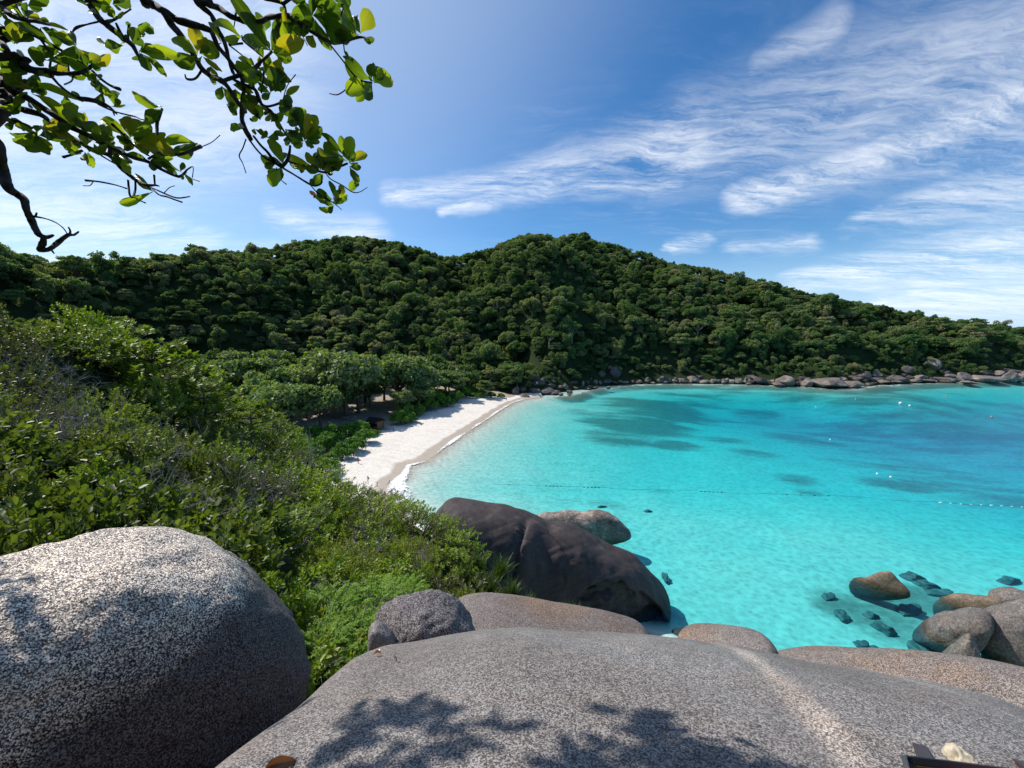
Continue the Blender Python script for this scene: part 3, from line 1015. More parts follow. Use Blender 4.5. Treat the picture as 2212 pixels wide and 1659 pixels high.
# rocks in the water on the right
rock('sea_rock', 'brown humped rock standing alone in the shallow water on the right',
     [(1840, 1252), (1852, 1248), (1866, 1249), (1884, 1242), (1902, 1236), (1921, 1235), (1932, 1242), (1942, 1255), (1956, 1267), (1966, 1280), (1960, 1292), (1900, 1296), (1850, 1288), (1834, 1268)], 45.4, 0.5, 1.2, M_TANROCK, e=0.85, amp=0.03, seed=41)
rock('sea_rock', 'low flat brown rock between the brown humped rock and the big round boulder',
     [(2040, 1288), (2062, 1283), (2100, 1285), (2140, 1290), (2168, 1302), (2185, 1335), (2110, 1350), (2030, 1338), (2015, 1312), (2030, 1292)], 41.5, 0.9, 1.4, M_TANROCK, e=0.75, amp=0.03, seed=43)
rock('sea_rock', 'grey wedge rock behind the big round boulder at the right edge',
     [(2134, 1282), (2150, 1273), (2180, 1271), (2205, 1278), (2235, 1290), (2240, 1320), (2180, 1325), (2140, 1305)], 40.5, 1.8, 2.0, M_SEAROCK, e=0.62, amp=0.07, seed=45)
rock('sea_rock', 'flat topped dark grey rock leaning left against the big round boulder',
     [(1971, 1364), (1994, 1346), (2023, 1328), (2058, 1319), (2083, 1315), (2124, 1316), (2150, 1340), (2130, 1385), (2090, 1402), (2052, 1403), (2030, 1388), (1994, 1377)], 37.2, 2.6, 1.8, M_SEAROCK, e=0.55, amp=0.05, seed=47, tilt=0.2)
rock('sea_boulder', 'big round grey boulder with pale lichen patches at the right edge of the water',
     [(2099, 1355), (2112, 1331), (2136, 1314), (2172, 1305), (2215, 1292), (2270, 1300), (2300, 1350), (2290, 1420), (2230, 1455), (2170, 1452), (2136, 1440), (2115, 1394)], 35.2, 3.2, 2.4, M_SEAROCK, e=0.72, amp=0.05, seed=49)
rock('sea_rock', 'small pointed grey rock in front of the big round boulder',
     [(2034, 1432), (2055, 1395), (2076, 1378), (2094, 1374), (2108, 1392), (2120, 1417), (2130, 1445), (2110, 1462), (2060, 1460)], 33.6, 1.2, 1.4, M_SEAROCK, e=0.62, amp=0.07, seed=51)

# ------------------------------------------------------------------ rocks along the far shore
def rock_mesh(name, seed, mat, flat=0.7, boxy=0.0, sub=4, amp=0.22):
    import bmesh
    bm = bmesh.new()
    bmesh.ops.create_icosphere(bm, subdivisions=sub, radius=1.0)
    V = np.array([v.co[:] for v in bm.verts])
    lr = np.random.default_rng(seed)
    for _ in range(11):                                  # cleaved faces
        d = rand_dirs(1, lr)[0]
        h = lr.uniform(0.50, 0.88)
        s = V @ d
        over = np.clip(s - h, 0, None)
        V = V - d * (over * 0.96)[:, None]
    V = V * (1 + amp * fbm(V * 1.1, 4, seed)[:, None] + 0.03 * fbm(V * 6, 2, seed + 3)[:, None])
    V = V / np.abs(V).max(0)
    for v, c in zip(bm.verts, V):
        v.co = c
    me = bpy.data.meshes.new(name)
    bm.to_mesh(me)
    bm.free()
    me.polygons.foreach_set('use_smooth', np.ones(len(me.polygons), bool))
    me.materials.append(mat)
    return me


far_mesh = [rock_mesh('shore_rock', 100 + i, M_FARROCK, sub=4, amp=0.16) for i in range(8)]
dark_mesh = [rock_mesh('shore_rock', 200 + i, M_FARDARK, sub=4, amp=0.16) for i in range(6)]


def hill_hit(px, py, lift=0.0):
    d = ray(px, py)
    ts = np.arange(60, 520, 0.5)
    q = np.array([0, 0, CAM_H]) + d * ts[:, None]
    top = np.maximum(hill_z(q[:, 0], q[:, 1]), -0.2) + lift
    hit = np.nonzero(q[:, 2] < top)[0]
    return q[hit[0]] if len(hit) else None


def conv(x0, y0, s, lst):
    return [((x0 + cx / s) / 1.82278, (y0 + cy / s) / 1.82278, wd / s / 1.82278, ht / s / 1.82278, k) for cx, cy, wd, ht, k in lst]


R2 = conv(1800, 1380, 2.4578, [(570, 430, 120, 150, 1), (660, 462, 130, 62, 0), (370, 440, 120, 58, 1), (530, 450, 80, 20, 0), (130, 440, 80, 160, 1), (760, 300, 110, 70, 1), (790, 345, 230, 120, 1), (930, 305, 80, 40, 0),
     (910, 355, 130, 70, 1), (860, 415, 240, 90, 1), (950, 425, 180, 60, 1), (1010, 435, 70, 50, 0), (1085, 435, 75, 25, 0), (780, 425, 110, 65, 1), (730, 415, 100, 70, 1), (1050, 372, 80, 75, 0), (1140, 372, 80, 30, 0),
     (1000, 362, 90, 40, 1), (1215, 348, 50, 78, 0), (1200, 365, 140, 25, 1), (1130, 325, 120, 50, 1), (1290, 362, 70, 40, 0), (1345, 322, 60, 45, 0), (1385, 322, 50, 45, 0), (1300, 292, 40, 50, 1), (1350, 360, 70, 18, 0),
     (1465, 370, 60, 30, 0), (1530, 258, 120, 95, 1), (1580, 315, 60, 45, 0), (1635, 318, 70, 30, 0), (1480, 185, 60, 40, 0), (1450, 310, 130, 30, 1), (1700, 320, 80, 25, 1), (1850, 305, 90, 80, 1), (2000, 300, 100, 90, 1),
     (2050, 305, 80, 40, 0), (2170, 310, 110, 50, 0), (1960, 305, 60, 50, 1), (1900, 322, 60, 20, 0), (2120, 305, 60, 50, 1), (1750, 322, 40, 15, 0), (1400, 250, 90, 60, 1), (1260, 320, 60, 45, 1), (840, 300, 90, 50, 1), (640, 400, 110, 90, 1)])
R3 = conv(2600, 1380, 2.765, [(20, 348, 60, 60, 1), (100, 343, 50, 60, 1), (225, 348, 90, 42, 0), (370, 348, 180, 72, 0), (480, 357, 200, 52, 0), (440, 305, 80, 40, 1), (560, 353, 120, 32, 0), (640, 345, 90, 30, 1),
     (740, 335, 50, 32, 0), (790, 358, 60, 52, 0), (855, 350, 90, 62, 0), (935, 355, 70, 40, 0), (930, 335, 30, 60, 0), (980, 335, 40, 40, 0), (1000, 325, 80, 70, 1), (1100, 360, 230, 112, 1), (970, 374, 60, 25, 0),
     (1240, 360, 140, 32, 1), (1270, 345, 40, 25, 0), (1390, 380, 190, 102, 0), (1300, 384, 110, 28, 0), (1500, 370, 60, 30, 0), (1570, 375, 70, 42, 0), (1630, 396, 160, 75, 0), (1600, 345, 120, 60, 1), (1870, 408, 320, 102, 0),
     (1760, 345, 120, 42, 1), (1990, 335, 110, 62, 0), (2110, 208, 80, 58, 0), (2125, 266, 80, 52, 1), (2130, 326, 180, 74, 0), (2200, 266, 80, 62, 1), (2130, 402, 240, 82, 0), (2000, 265, 100, 42, 1), (2100, 405, 120, 42, 0),
     (1350, 295, 60, 30, 1), (700, 350, 60, 22, 0), (1200, 350, 60, 30, 1), (150, 350, 60, 25, 1), (310, 352, 60, 25, 0), (1450, 345, 90, 45, 1)])
R4 = conv(3300, 1350, 3.0219, [(250, 335, 180, 60, 0), (330, 450, 150, 125, 1), (560, 475, 200, 52, 0), (480, 425, 100, 80, 0), (500, 445, 100, 42, 1), (660, 445, 110, 85, 1), (770, 470, 170, 95, 1), (800, 405, 100, 55, 1),
     (880, 440, 110, 75, 1), (940, 470, 150, 52, 0), (1010, 435, 130, 62, 0), (1050, 435, 90, 30, 0), (1120, 445, 80, 42, 1), (1270, 455, 250, 72, 0), (1350, 415, 110, 58, 0), (1450, 435, 100, 52, 0), (1140, 325, 220, 190, 0),
     (890, 378, 150, 80, 1), (1300, 388, 120, 80, 1), (1550, 458, 220, 100, 0), (1600, 484, 150, 28, 0), (1650, 430, 150, 42, 0), (1800, 466, 250, 74, 0), (1960, 460, 150, 62, 0), (2070, 466, 140, 110, 0), (1900, 390, 200, 60, 0),
     (2100, 390, 220, 100, 1), (1760, 390, 100, 60, 1), (2190, 466, 120, 62, 0), (1700, 458, 100, 42, 0), (700, 470, 140, 30, 0), (420, 445, 90, 40, 0), (1070, 460, 150, 25, 0), (1450, 462, 120, 30, 0), (2240, 440, 120, 90, 0), (620, 455, 80, 40, 1)])
special = {(0, 0): 'tall pointed dark boulder at the far end of the sand', (0, 1): 'rounded grey boulder lying on wet sand at the far end of the beach', (0, 26): 'lone rounded rock standing in the shallows off the end of the beach',
           (0, 9): 'long sloping dark slab running into the sea just past the beach', (0, 15): 'upright rounded brown block on the rocky point past the beach', (1, 15): 'big dark fissured boulder on the far shore under the middle of the forest',
           (1, 19): 'slanting pale wedge boulder right of the big dark fissured one', (1, 23): 'pale flat sided rock at the waterline beside the broad dome', (1, 25): 'broad domed pale boulder, largest at the waterline of the far shore',
           (1, 28): 'squared block perched on top of the rock pile behind the broad dome', (2, 16): 'large pale overhanging boulder standing up among the trees above the shore', (2, 19): 'bright blocky boulder on the pale rock shelf at the far right',
           (2, 24): 'tall rounded boulder at the right end of the far shore'}
rk = np.random.default_rng(11)
for gi, lst in enumerate((R2, R3, R4)):
    for i, (px, py, wd, ht, k) in enumerate(lst):
        q = hill_hit(px, py)
        if q is None:
            continue
        dist = np.linalg.norm(q - np.array([0, 0, CAM_H]))
        s = dist / F * 0.985
        wm, hm = wd * s, ht * s
        fk_ = rk.uniform(0.72, 1.08) * (0.86 if gi == 2 else 0.97)
        wm, hm = wm * fk_, hm * fk_ * rk.uniform(0.85, 1.15)
        ms_ = dark_mesh if k else far_mesh
        o = link('shore_rock', ms_[(i * 3 + gi) % len(ms_)])
        big_ = (gi, i) == (2, 16)
        o.scale = (wm * (0.40 if big_ else 0.52), wm * rk.uniform(0.36, 0.5), hm * (0.46 if big_ else 0.60))
        o.location = (q[0], q[1] + wm * 0.2, q[2] + hm * 0.30)
        o.rotation_euler = (rk.uniform(-0.1, 0.1), rk.uniform(-0.12, 0.12), rk.choice([0, PI]) + rk.uniform(-0.35, 0.35))
        sp_ = special.get((gi, i))
        tag(o, sp_ or ('dark grey granite boulder among the rocks below the forest on the far shore' if k else 'pale grey granite boulder among the rocks below the forest on the far shore'), 'rock',
            None if sp_ else ('dark boulders along the far shore' if k else 'pale boulders along the far shore'))
for i in range(70):                                     # small stones between them
    px = rk.uniform(1130, 2230)
    yb = np.interp(px, [1130, 1240, 1300, 1450, 1700, 1850, 1900, 2212], [858, 850, 835, 826, 830, 837, 831, 822]) - rk.uniform(0, 7)
    q = hill_hit(px, yb)
    if q is None:
        continue
    k = rk.random() < 0.45
    o = link('shore_rock', (dark_mesh if k else far_mesh)[i % 5])
    s = rk.uniform(0.7, 1.9)
    o.scale = (s * 1.3, s, s * 0.7)
    o.location = (q[0], q[1], q[2] + s * 0.2)
    o.rotation_euler = (0, 0, rk.uniform(0, 6))
    tag(o, 'dark grey granite boulder among the rocks below the forest on the far shore' if k else 'pale grey granite boulder among the rocks below the forest on the far shore', 'rock',
        'dark boulders along the far shore' if k else 'pale boulders along the far shore')

# rocks under water
sunk_mesh = [rock_mesh('submerged_rock', 300 + i, M_SUNK, sub=4, amp=0.45) for i in range(4)]
D6 = lambda cx, cy: (1426.2 + cx * .3551, 1097.1 + cy * .3551)
sunk = [(D6(1560, 375), 55, 30), (D6(1640, 425), 60, 30), (D6(1700, 465), 55, 24), (D6(1110, 600), 45, 32), (D6(1300, 600), 40, 22), (D6(1380, 690), 40, 40), (D6(1230, 770), 34, 20), (D6(1330, 830), 45, 40),
        (D6(600, 775), 40, 22), (D6(440, 780), 34, 14), (D6(1030, 490), 34, 22), (D6(35, 380), 24, 40), (D6(2150, 380), 60, 22), (D6(2140, 450), 60, 20), (D6(1520, 570), 60, 30),
        (D6(1600, 820), 70, 50), ((1402, 1088), 34, 14), ((1300, 1082), 44, 12)]
for i, ((px, py), wd, ht) in enumerate(sunk):
    wd, ht = wd * 0.85, ht * 0.8
    q = G(px, py, -1.2)
    s = np.linalg.norm(q - np.array([0, 0, CAM_H])) / F
    bz = sand_z(np.array([q[0]]), np.array([q[1]]))[0][0]
    o = link('submerged_rock', sunk_mesh[i % 4])
    hgt = min(max(0.3, ht * s * 0.4), max(0.3, -bz - 0.7))
    o.scale = (wd * s * 0.36, ht * s * 0.50, hgt)
    o.location = (q[0], q[1], bz + hgt * 0.1)
    o.rotation_euler = (0, 0, rk.uniform(-0.5, 0.5))
    tag(o, 'dark rock on the pale sea bed seen through the clear water', 'rock', 'submerged rocks seen through the water')


# ------------------------------------------------------------------ foam
M_FOAM, n, out = material('white_surf_foam')
p = n.pos()
fa = n.attr('dens')
fn = n.noise(p, 1.7, 8, 0.72)
al = n.maprange(n.math('MULTIPLY_ADD', fa, 0.50, fn), 0.78, 1.0, 0.0, 1.0, 'SMOOTHSTEP')
tr = n.new('ShaderNodeBsdfTransparent')
ms = n.new('ShaderNodeMixShader')
n.put(ms.inputs[0], al)
n.l.new(tr.outputs[0], ms.inputs[1])
n.l.new(principled(n, (0.82, 0.84, 0.84), 0.9, 0.2, n.bump(fn, 0.5, 0.1)), ms.inputs[2])
n.l.new(ms.outputs[0], out)
bs = shore[NB0 - 4:NB1 + 1]
seg = np.linalg.norm(np.diff(bs, axis=0), axis=1)
cum = np.concatenate([[0], np.cumsum(seg)])
tt = np.arange(0, cum[-1], 0.7)
cx_ = np.interp(tt, cum, bs[:, 0])
cy_ = np.interp(tt, cum, bs[:, 1])
tx, ty = np.gradient(cx_), np.gradient(cy_)
ln_ = np.hypot(tx, ty)
nx_, ny_ = ty / ln_, -tx / ln_
k = np.ones(9) / 9
nx_, ny_ = np.convolve(nx_, k, 'same'), np.convolve(ny_, k, 'same')
rows, dens = [], []
wob1 = fbm(np.stack([tt / 9, tt * 0, tt * 0], -1), 3, 55)
bulge = np.exp(-((tt - np.interp(3.2, np.arange(len(cum)), cum) - 4) / 7.0) ** 2)
for a in np.linspace(0, 1, 12):
    wid = 1.5 + 0.9 * wob1 + 5.5 * bulge
    off = -0.5 - 0.5 * wob1 + a * wid
    rows.append(np.stack([cx_ + nx_ * off, cy_ + ny_ * off, 0.05 + 0.10 * (1 - a) + 0.08 * math.sin(PI * a) + 0 * off], -1))
    dens.append((1 - (2 * a - 0.75) ** 2 * 0.6) * (0.80 + 0.25 * wob1) + 0.15 * bulge)
link('surf_foam', make_mesh('surf_foam', np.array(rows).reshape(-1, 3), grid_faces(12, len(tt)), M_FOAM, attrs={'dens': np.array(dens).ravel()}), kind='stuff')

# ------------------------------------------------------------------ trees
M_BARK = barkmat('grey_brown_bark', (0.05, 0.038, 0.028), (0.16, 0.13, 0.10), 3.0)
M_PALEBARK = barkmat('pale_bark', (0.16, 0.14, 0.12), (0.34, 0.31, 0.27), 3.0)
M_DARKBARK = barkmat('dark_bark', (0.018, 0.014, 0.012), (0.060, 0.046, 0.038), 22.0)
M_FOREST = leafmat('forest_foliage', [(0.0229, 0.0545, 0.0259), (0.0458, 0.1004, 0.0372), (0.086, 0.1649, 0.0573), (0.1405, 0.2222, 0.0832), (0.215, 0.2724, 0.1219), (0.2939, 0.258, 0.1577), (0.2724, 0.3082, 0.215)], tfac=0.42, trans=(0.70, 0.85, 0.12), rough=0.55, spec=0.25, objvar=0.66, zone=True)
M_BEACHTREE = leafmat('beach_tree_foliage', [(0.1012, 0.1708, 0.0633), (0.1581, 0.234, 0.0885), (0.2087, 0.272, 0.1138), (0.2656, 0.2973, 0.1581)], tfac=0.42, trans=(0.70, 0.85, 0.12), rough=0.5, spec=0.3, objvar=0.55)
M_FRESH = leafmat('fresh_green_foliage', trans=(0.7, 0.9, 0.10), cols= [(0.07, 0.18, 0.02), (0.11, 0.25, 0.028), (0.15, 0.30, 0.04)], tfac=0.3, rough=0.45, spec=0.35, objvar=0.4)


def crown_mesh(name, seed, kind, mat):
    """foliage clumps on many lobes; tree about 10 m tall, base at the origin"""
    r = np.random.default_rng(seed)
    lobes = []
    if kind == 'round':
        for i in range(30):
            d = rand_dirs(1, r)[0]
            d[2] = abs(d[2]) * 1.0 - 0.25
            d /= np.linalg.norm(d)
            R = np.array([3.9, 3.9, 3.1]) * r.uniform(0.72, 1.0)
            lobes.append((np.array([0, 0, 6.0]) + d * R, r.uniform(1.0, 1.75), 0.85))
    elif kind == 'tall':
        for i in range(30):
            h = r.uniform(3.2, 9.6)
            rad = 2.7 * math.sin(min(max((h - 2.2) / 8.2, 0.05), 1) * PI) ** 0.6
            a = r.uniform(0, 2 * PI)
            lobes.append((np.array([rad * math.cos(a) * r.uniform(.6, 1), rad * math.sin(a) * r.uniform(.6, 1), h]), r.uniform(0.9, 1.5), 0.9))
    elif kind == 'flat':                          # storeyed, wide
        for lay, (h, Rr, nn) in enumerate(((5.4, 4.2, 12), (7.2, 4.0, 12), (8.8, 2.6, 8))):
            for i in range(nn):
                a = 2 * PI * i / nn + r.uniform(-.3, .3)
                rr = Rr * r.uniform(0.35, 1.0)
                lobes.append((np.array([rr * math.cos(a), rr * math.sin(a), h + r.uniform(-.4, .4)]), r.uniform(1.0, 1.7), 0.42))
    elif kind == 'open':
        for i in range(18):
            d = rand_dirs(1, r)[0]
            d[2] = abs(d[2]) * 0.9 - 0.05
            lobes.append((np.array([0, 0, 6.2]) + d * np.array([4.0, 4.0, 3.4]) * r.uniform(0.6, 1.0), r.uniform(0.7, 1.2), 0.6))
    elif kind == 'shrub':
        for i in range(26):
            d = rand_dirs(1, r)[0]
            d[2] = abs(d[2])
            lobes.append((np.array([0, 0, 2.0]) + d * np.array([5.0, 5.0, 4.2]) * r.uniform(0.7, 1.0), r.uniform(1.2, 2.0), 0.85))
    elif kind == 'vine':                          # draped with creeper
        for i in range(30):
            h = r.uniform(0.8, 9.4)
            a = r.uniform(0, 2 * PI)
            rad = (3.4 if h > 6 else 2.2) * r.uniform(.5, 1)
            lobes.append((np.array([rad * math.cos(a), rad * math.sin(a), h]), r.uniform(0.9, 1.6), 1.25))
    c, nn, tone = [], [], []
    for pos, rad, fl in lobes:
        m = int(66 * rad ** 1.6) if kind != 'open' else int(48 * rad ** 1.6)
        d = rand_dirs(m, r)
        d[:, 2] = np.where(d[:, 2] < -0.35, -d[:, 2], d[:, 2])
        rr = rad * r.uniform(0.72, 1.08, m)
        c.append(pos + d * np.array([1, 1, fl]) * rr[:, None])
        nn.append(unit(d * np.array([1, 1, 1 / fl]) + r.normal(size=(m, 3)) * 0.45))
        tone.append(np.clip(r.normal(0.5, 0.14) + r.normal(0, 0.16, m), 0, 1))
    c, nn, tone = np.vstack(c), np.vstack(nn), np.concatenate(tone)
    m = len(c)
    L = r.uniform(0.38, 0.80, m)
    V, Fq = leaf_cloud(c, rand_dirs(m, r), nn, L, L * r.uniform(0.6, 0.95, m), 0.15, 0.15)
    return make_mesh(name, V, Fq, mat, True, {'tone': np.repeat(tone, 6)}), lobes


def trunk_mesh(name, seed, lobes, mat, thick=0.32, h0=3.6):
    r = np.random.default_rng(seed)
    b = MB()
    top = np.array([r.uniform(-.4, .4), r.uniform(-.4, .4), h0])
    b.tube([(0, 0, -0.9), (0.03, 0, 0.3), top * [0.5, 0.5, 0.55], top], [thick * 1.7, thick * 1.15, thick * 0.95, thick * 0.8], 8, seed=seed, rough=0.08)
    for i in r.permutation(len(lobes))[:9]:
        e = lobes[i][0]
        mid = top * 0.45 + e * 0.55 + np.array([0, 0, -0.4])
        b.tube([top * [1, 1, r.uniform(0.72, 1)], mid, e], [thick * 0.55, thick * 0.34, 0.05], 5, seed=seed + i)
    return b.mesh(name, mat)


kinds = ['round', 'round', 'flat', 'tall', 'vine', 'flat', 'open', 'round', 'vine']
forest_kit = []
for i, kd in enumerate(kinds):
    cm, lb = crown_mesh('crown', 400 + i, kd, M_FOREST)
    tm = trunk_mesh('trunk', 430 + i, lb, M_PALEBARK if kd == 'open' else M_BARK)
    forest_kit.append((cm, tm, kd))
beach_kit = []
for i, kd in enumerate(['round', 'flat', 'round', 'round', 'flat']):
    cm, lb = crown_mesh('crown', 460 + i, kd, M_BEACHTREE)
    tm = trunk_mesh('trunk', 480 + i, lb, M_BARK)
    beach_kit.append((cm, tm, kd))
shrub_kit = []
for i in range(4):
    cm, lb = crown_mesh('foliage', 500 + i, 'shrub', M_FRESH)
    tm = trunk_mesh('stem', 510 + i, lb, M_BARK, 0.25, 1.4)
    shrub_kit.append((cm, tm))


def plant(name, kit, loc, s, rz, label, cat, group, sz=1.0, parts=('crown', 'trunk')):
    r = empty(name, loc, label, cat, group, rz, s)
    r.scale = (s, s, s * sz)
    link(parts[0], kit[0], r)
    link(parts[1], kit[1], r)
    return r


tr_ = np.random.default_rng(77)
# trees behind the beach, by the place of their foot: px, py, height
btrees = [(750, 903, 15, 1.25), (728, 905, 11, 0.9), (692, 931, 9, .9), (775, 893, 12, 1), (800, 880, 10, 1), (862, 880, 12, 1), (890, 872, 12, 1), (915, 868, 12.5, 1), (940, 862, 12, 1),
          (965, 856, 10, 1), (880, 858, 13, 1), (830, 866, 13, 1), (790, 870, 12, 1), (740, 880, 12, 1), (700, 895, 12, 1), (660, 905, 12, 1), (620, 915, 11, 1), (590, 925, 11, 1), (560, 935, 11, 1), (640, 940, 9, 1), (600, 950, 9, 1),
          (670, 880, 13, 1), (630, 885, 12, 1), (580, 895, 12, 1), (540, 905, 12, 1), (720, 862, 13, 1), (760, 852, 13, 1), (680, 855, 13, 1), (640, 860, 12, 1), (600, 865, 12, 1), (550, 872, 12, 1), (500, 885, 12, 1),
          (930, 846, 12, 1), (900, 842, 13, 1), (860, 845, 14, 1), (820, 848, 13, 1), (780, 842, 13, 1), (970, 843, 11, 1), (1000, 846, 9, 1), (1045, 852, 8, 1), (1020, 842, 9, 1), (740, 838, 13, 1), (700, 836, 13, 1), (650, 838, 12, 1),
          (600, 843, 12, 1), (560, 848, 12, 1), (510, 855, 12, 1), (460, 862, 12, 1), (905, 885, 8, .8), (985, 858, 7, .8), (870, 893, 9, .8)]
nb = 0
for i, (px, py, h, wf) in enumerate(btrees):
    q = G(px, py, 3.0)
    s = h / 7.2 * tr_.uniform(0.72, 1.30)
    lab = {0: 'big spreading beach tree with a thick dark trunk behind the hut', 2: 'low tree with a dark trunk at the near end of the beach scrub',
           38: 'small yellow green tree below the rocks at the far end of the sand'}.get(i, 'spreading green tree in the front of the grove beside the sand' if py > 866 else 'spreading green tree at the back of the grove below the hill')
    plant('beach_tree', beach_kit[i % 5], (q[0], q[1], sand_z(q[0:1], q[1:2])[0][0] - 0.05), s, tr_.uniform(0, 6.28), lab, 'tree', ('front trees of the beach grove' if 'front' in lab else 'back trees of the beach grove') if lab.startswith('spreading') else None, tr_.uniform(0.92, 1.05))
    nb += 1
# fresh green scrub along the back of the sand
scr = [(735, 985, 2.2), (760, 972, 2.3), (785, 955, 2.4), (700, 975, 2.6), (680, 958, 2.8), (720, 952, 2.8), (750, 945, 2.6), (775, 938, 2.4), (798, 940, 1.5), (812, 937, 1.2), (862, 915, 2.6), (882, 910, 2.3), (870, 902, 3.2), (900, 897, 2.4),
       (925, 884, 3.0), (946, 876, 3.2), (965, 876, 2.4), (985, 867, 2.8), (1000, 858, 2.8), (1014, 853, 2.6), (640, 985, 3.0), (660, 1000, 2.8), (705, 1000, 2.0), (690, 1020, 2.4), (930, 870, 3.4), (890, 885, 3.0), (650, 965, 2.8), (905, 880, 3), (1000, 848, 3), (955, 862, 3), (1022, 857, 1.8), (1040, 855, 2.0), (1062, 854, 1.8), (1082, 853, 1.6), (1030, 849, 2.4)]
for i, (px, py, rad) in enumerate(scr):
    q = G(px, py, 2.6)
    lab = 'rounded fresh green shrub at the edge of the white sand'
    grp = 'fresh green shrubs along the back of the beach'
    if i == 10:
        lab, grp = 'dense ball shaped green shrub right beside the wooden hut', None
    plant('beach_shrub', shrub_kit[i % 4], (q[0], q[1] + rad * 0.5, sand_z(q[0:1], q[1:2])[0][0] - 0.2), rad / 4.6, tr_.uniform(0, 6.28), lab, 'shrub', grp, tr_.uniform(0.9, 1.25), ('foliage', 'stem'))

# forest on the hill
pts = []
for x in np.arange(-480, 640, 5.2):
    for y in np.arange(60, 520, 5.2):
        pts.append((x + tr_.uniform(-2.5, 2.5), y + tr_.uniform(-2.5, 2.5)))
pts = np.array(pts)
u = pts[:, 0] / pts[:, 1]
yr = np.interp(u, _u, _r[:, 1])
yf = np.interp(u, _u, _r[:, 3])
zg = hill_z(pts[:, 0], pts[:, 1])
sz_ = sand_z(pts[:, 0], pts[:, 1])[0]
lowest = np.where(u > 0.02, 3.0, 2.0)
ok = (pts[:, 1] < yr + 14) & (zg > lowest) & (zg > sz_ - 0.2) & (u > -1.75) & (u < 1.75) & (np.hypot(pts[:, 0], pts[:, 1]) > 62)
bt_xy = np.array([G(b[0], b[1], 3.0)[:2] for b in btrees])
ok &= np.min(np.hypot(pts[:, None, 0] - bt_xy[:, 0], pts[:, None, 1] - bt_xy[:, 1]), axis=1) > 5
pts, zg = pts[ok], zg[ok]
# also the gap on the flat between the grove and the foot of the hill
extra = []
for x in np.arange(-230, 0, 6.0):
    for y in np.arange(120, 235, 6.0):
        xx, yy = x + tr_.uniform(-2.4, 2.4), y + tr_.uniform(-2.4, 2.4)
        extra.append((xx, yy))
extra = np.array(extra)
eh = hill_z(extra[:, 0], extra[:, 1])
es, ed, esea, edb = sand_z(extra[:, 0], extra[:, 1])
eok = (eh < es - 0.2) & (edb > 62) & ~esea & (np.min(np.hypot(extra[:, None, 0] - bt_xy[:, 0], extra[:, None, 1] - bt_xy[:, 1]), axis=1) > 5)
pts = np.vstack([pts, extra[eok]])
zg = np.concatenate([zg, es[eok]])
dist = np.hypot(pts[:, 0], pts[:, 1])
sc = np.clip(np.exp(tr_.normal(-0.36, 0.34, len(pts))), 0.36, 1.45)
tt_ = (pts[:, 1] - np.interp(pts[:, 0] / pts[:, 1], _u, _r[:, 3])) / (np.interp(pts[:, 0] / pts[:, 1], _u, _r[:, 1]) - np.interp(pts[:, 0] / pts[:, 1], _u, _r[:, 3]))
sc = np.where(tt_ > 0.8, np.clip(sc, 0.5, 0.95), sc)
sc = np.where((zg < 14) & (pts[:, 0] > 5), sc * (0.50 + 0.25 * zg / 14), sc)
kid = tr_.integers(0, len(kinds), len(pts))
rot = tr_.uniform(0, 6.28, len(pts))
inview = np.abs(pts[:, 0] / pts[:, 1]) < 1.38
rank = np.argsort(np.where(inview, dist / sc, 1e6))
single = rank[:300 - nb]
rest = rank[300 - nb:]
desc = {'round': 'rounded dark green tree in the dense forest on the hillside', 'flat': 'storeyed wide crowned green tree in the dense forest on the hillside', 'tall': 'narrow tall green tree in the dense forest on the hillside',
        'vine': 'tree draped with creeper in the dense forest on the hillside', 'open': 'thin crowned tree with pale branches in the dense forest on the hillside'}
first_crown = {}
for i in single:
    kd = kinds[kid[i]]
    uu = pts[i, 0] / pts[i, 1]
    where = 'on the left hill' if uu < -0.62 else ('behind the beach grove' if uu < -0.22 else ('above the end of the beach' if uu < 0.05 else ('above the rocks of the middle shore' if uu < 0.6 else 'above the rocks of the far right shore')))
    lab = desc[kd].replace('in the dense forest on the hillside', where)
    rt = plant('forest_tree', forest_kit[kid[i]], (pts[i, 0], pts[i, 1], zg[i] - 0.3), sc[i], rot[i], lab, 'tree', lab.replace('tree', 'trees', 1))
    first_crown.setdefault(kid[i], rt.children[0])
# everything farther off: one forest
me = make_mesh('forest', np.column_stack([pts[rest], zg[rest] - 0.3]), [], None)
for nm, val, tp in (('tree_scale', sc[rest], 'FLOAT'), ('tree_turn', rot[rest], 'FLOAT'), ('tree_kind', kid[rest], 'INT')):
    at = me.attributes.new(nm, tp, 'POINT')
    at.data.foreach_set('value', val.astype(np.float32 if tp == 'FLOAT' else np.int32))
forest = link('forest', me, kind='stuff')
forest['label'] = 'dense green forest covering the upper slopes of the hills'
ng = bpy.data.node_groups.new('forest_nodes', 'GeometryNodeTree')
ng.interface.new_socket('Geometry', in_out='INPUT', socket_type='NodeSocketGeometry')
ng.interface.new_socket('Geometry', in_out='OUTPUT', socket_type='NodeSocketGeometry')
gi_, go_ = ng.nodes.new('NodeGroupInput'), ng.nodes.new('NodeGroupOutput')
iop = ng.nodes.new('GeometryNodeInstanceOnPoints')
iop.inputs['Pick Instance'].default_value = True
join = ng.nodes.new('GeometryNodeJoinGeometry')
infos = []
for kx in range(len(kinds)):
    oi = ng.nodes.new('GeometryNodeObjectInfo')
    oi.transform_space = 'ORIGINAL'
    oi.inputs['As Instance'].default_value = True
    oi.inputs['Object'].default_value = first_crown.get(kx) or list(first_crown.values())[0]
    infos.append(oi)
for oi in reversed(infos):
    ng.links.new(oi.outputs['Geometry'], join.inputs[0])


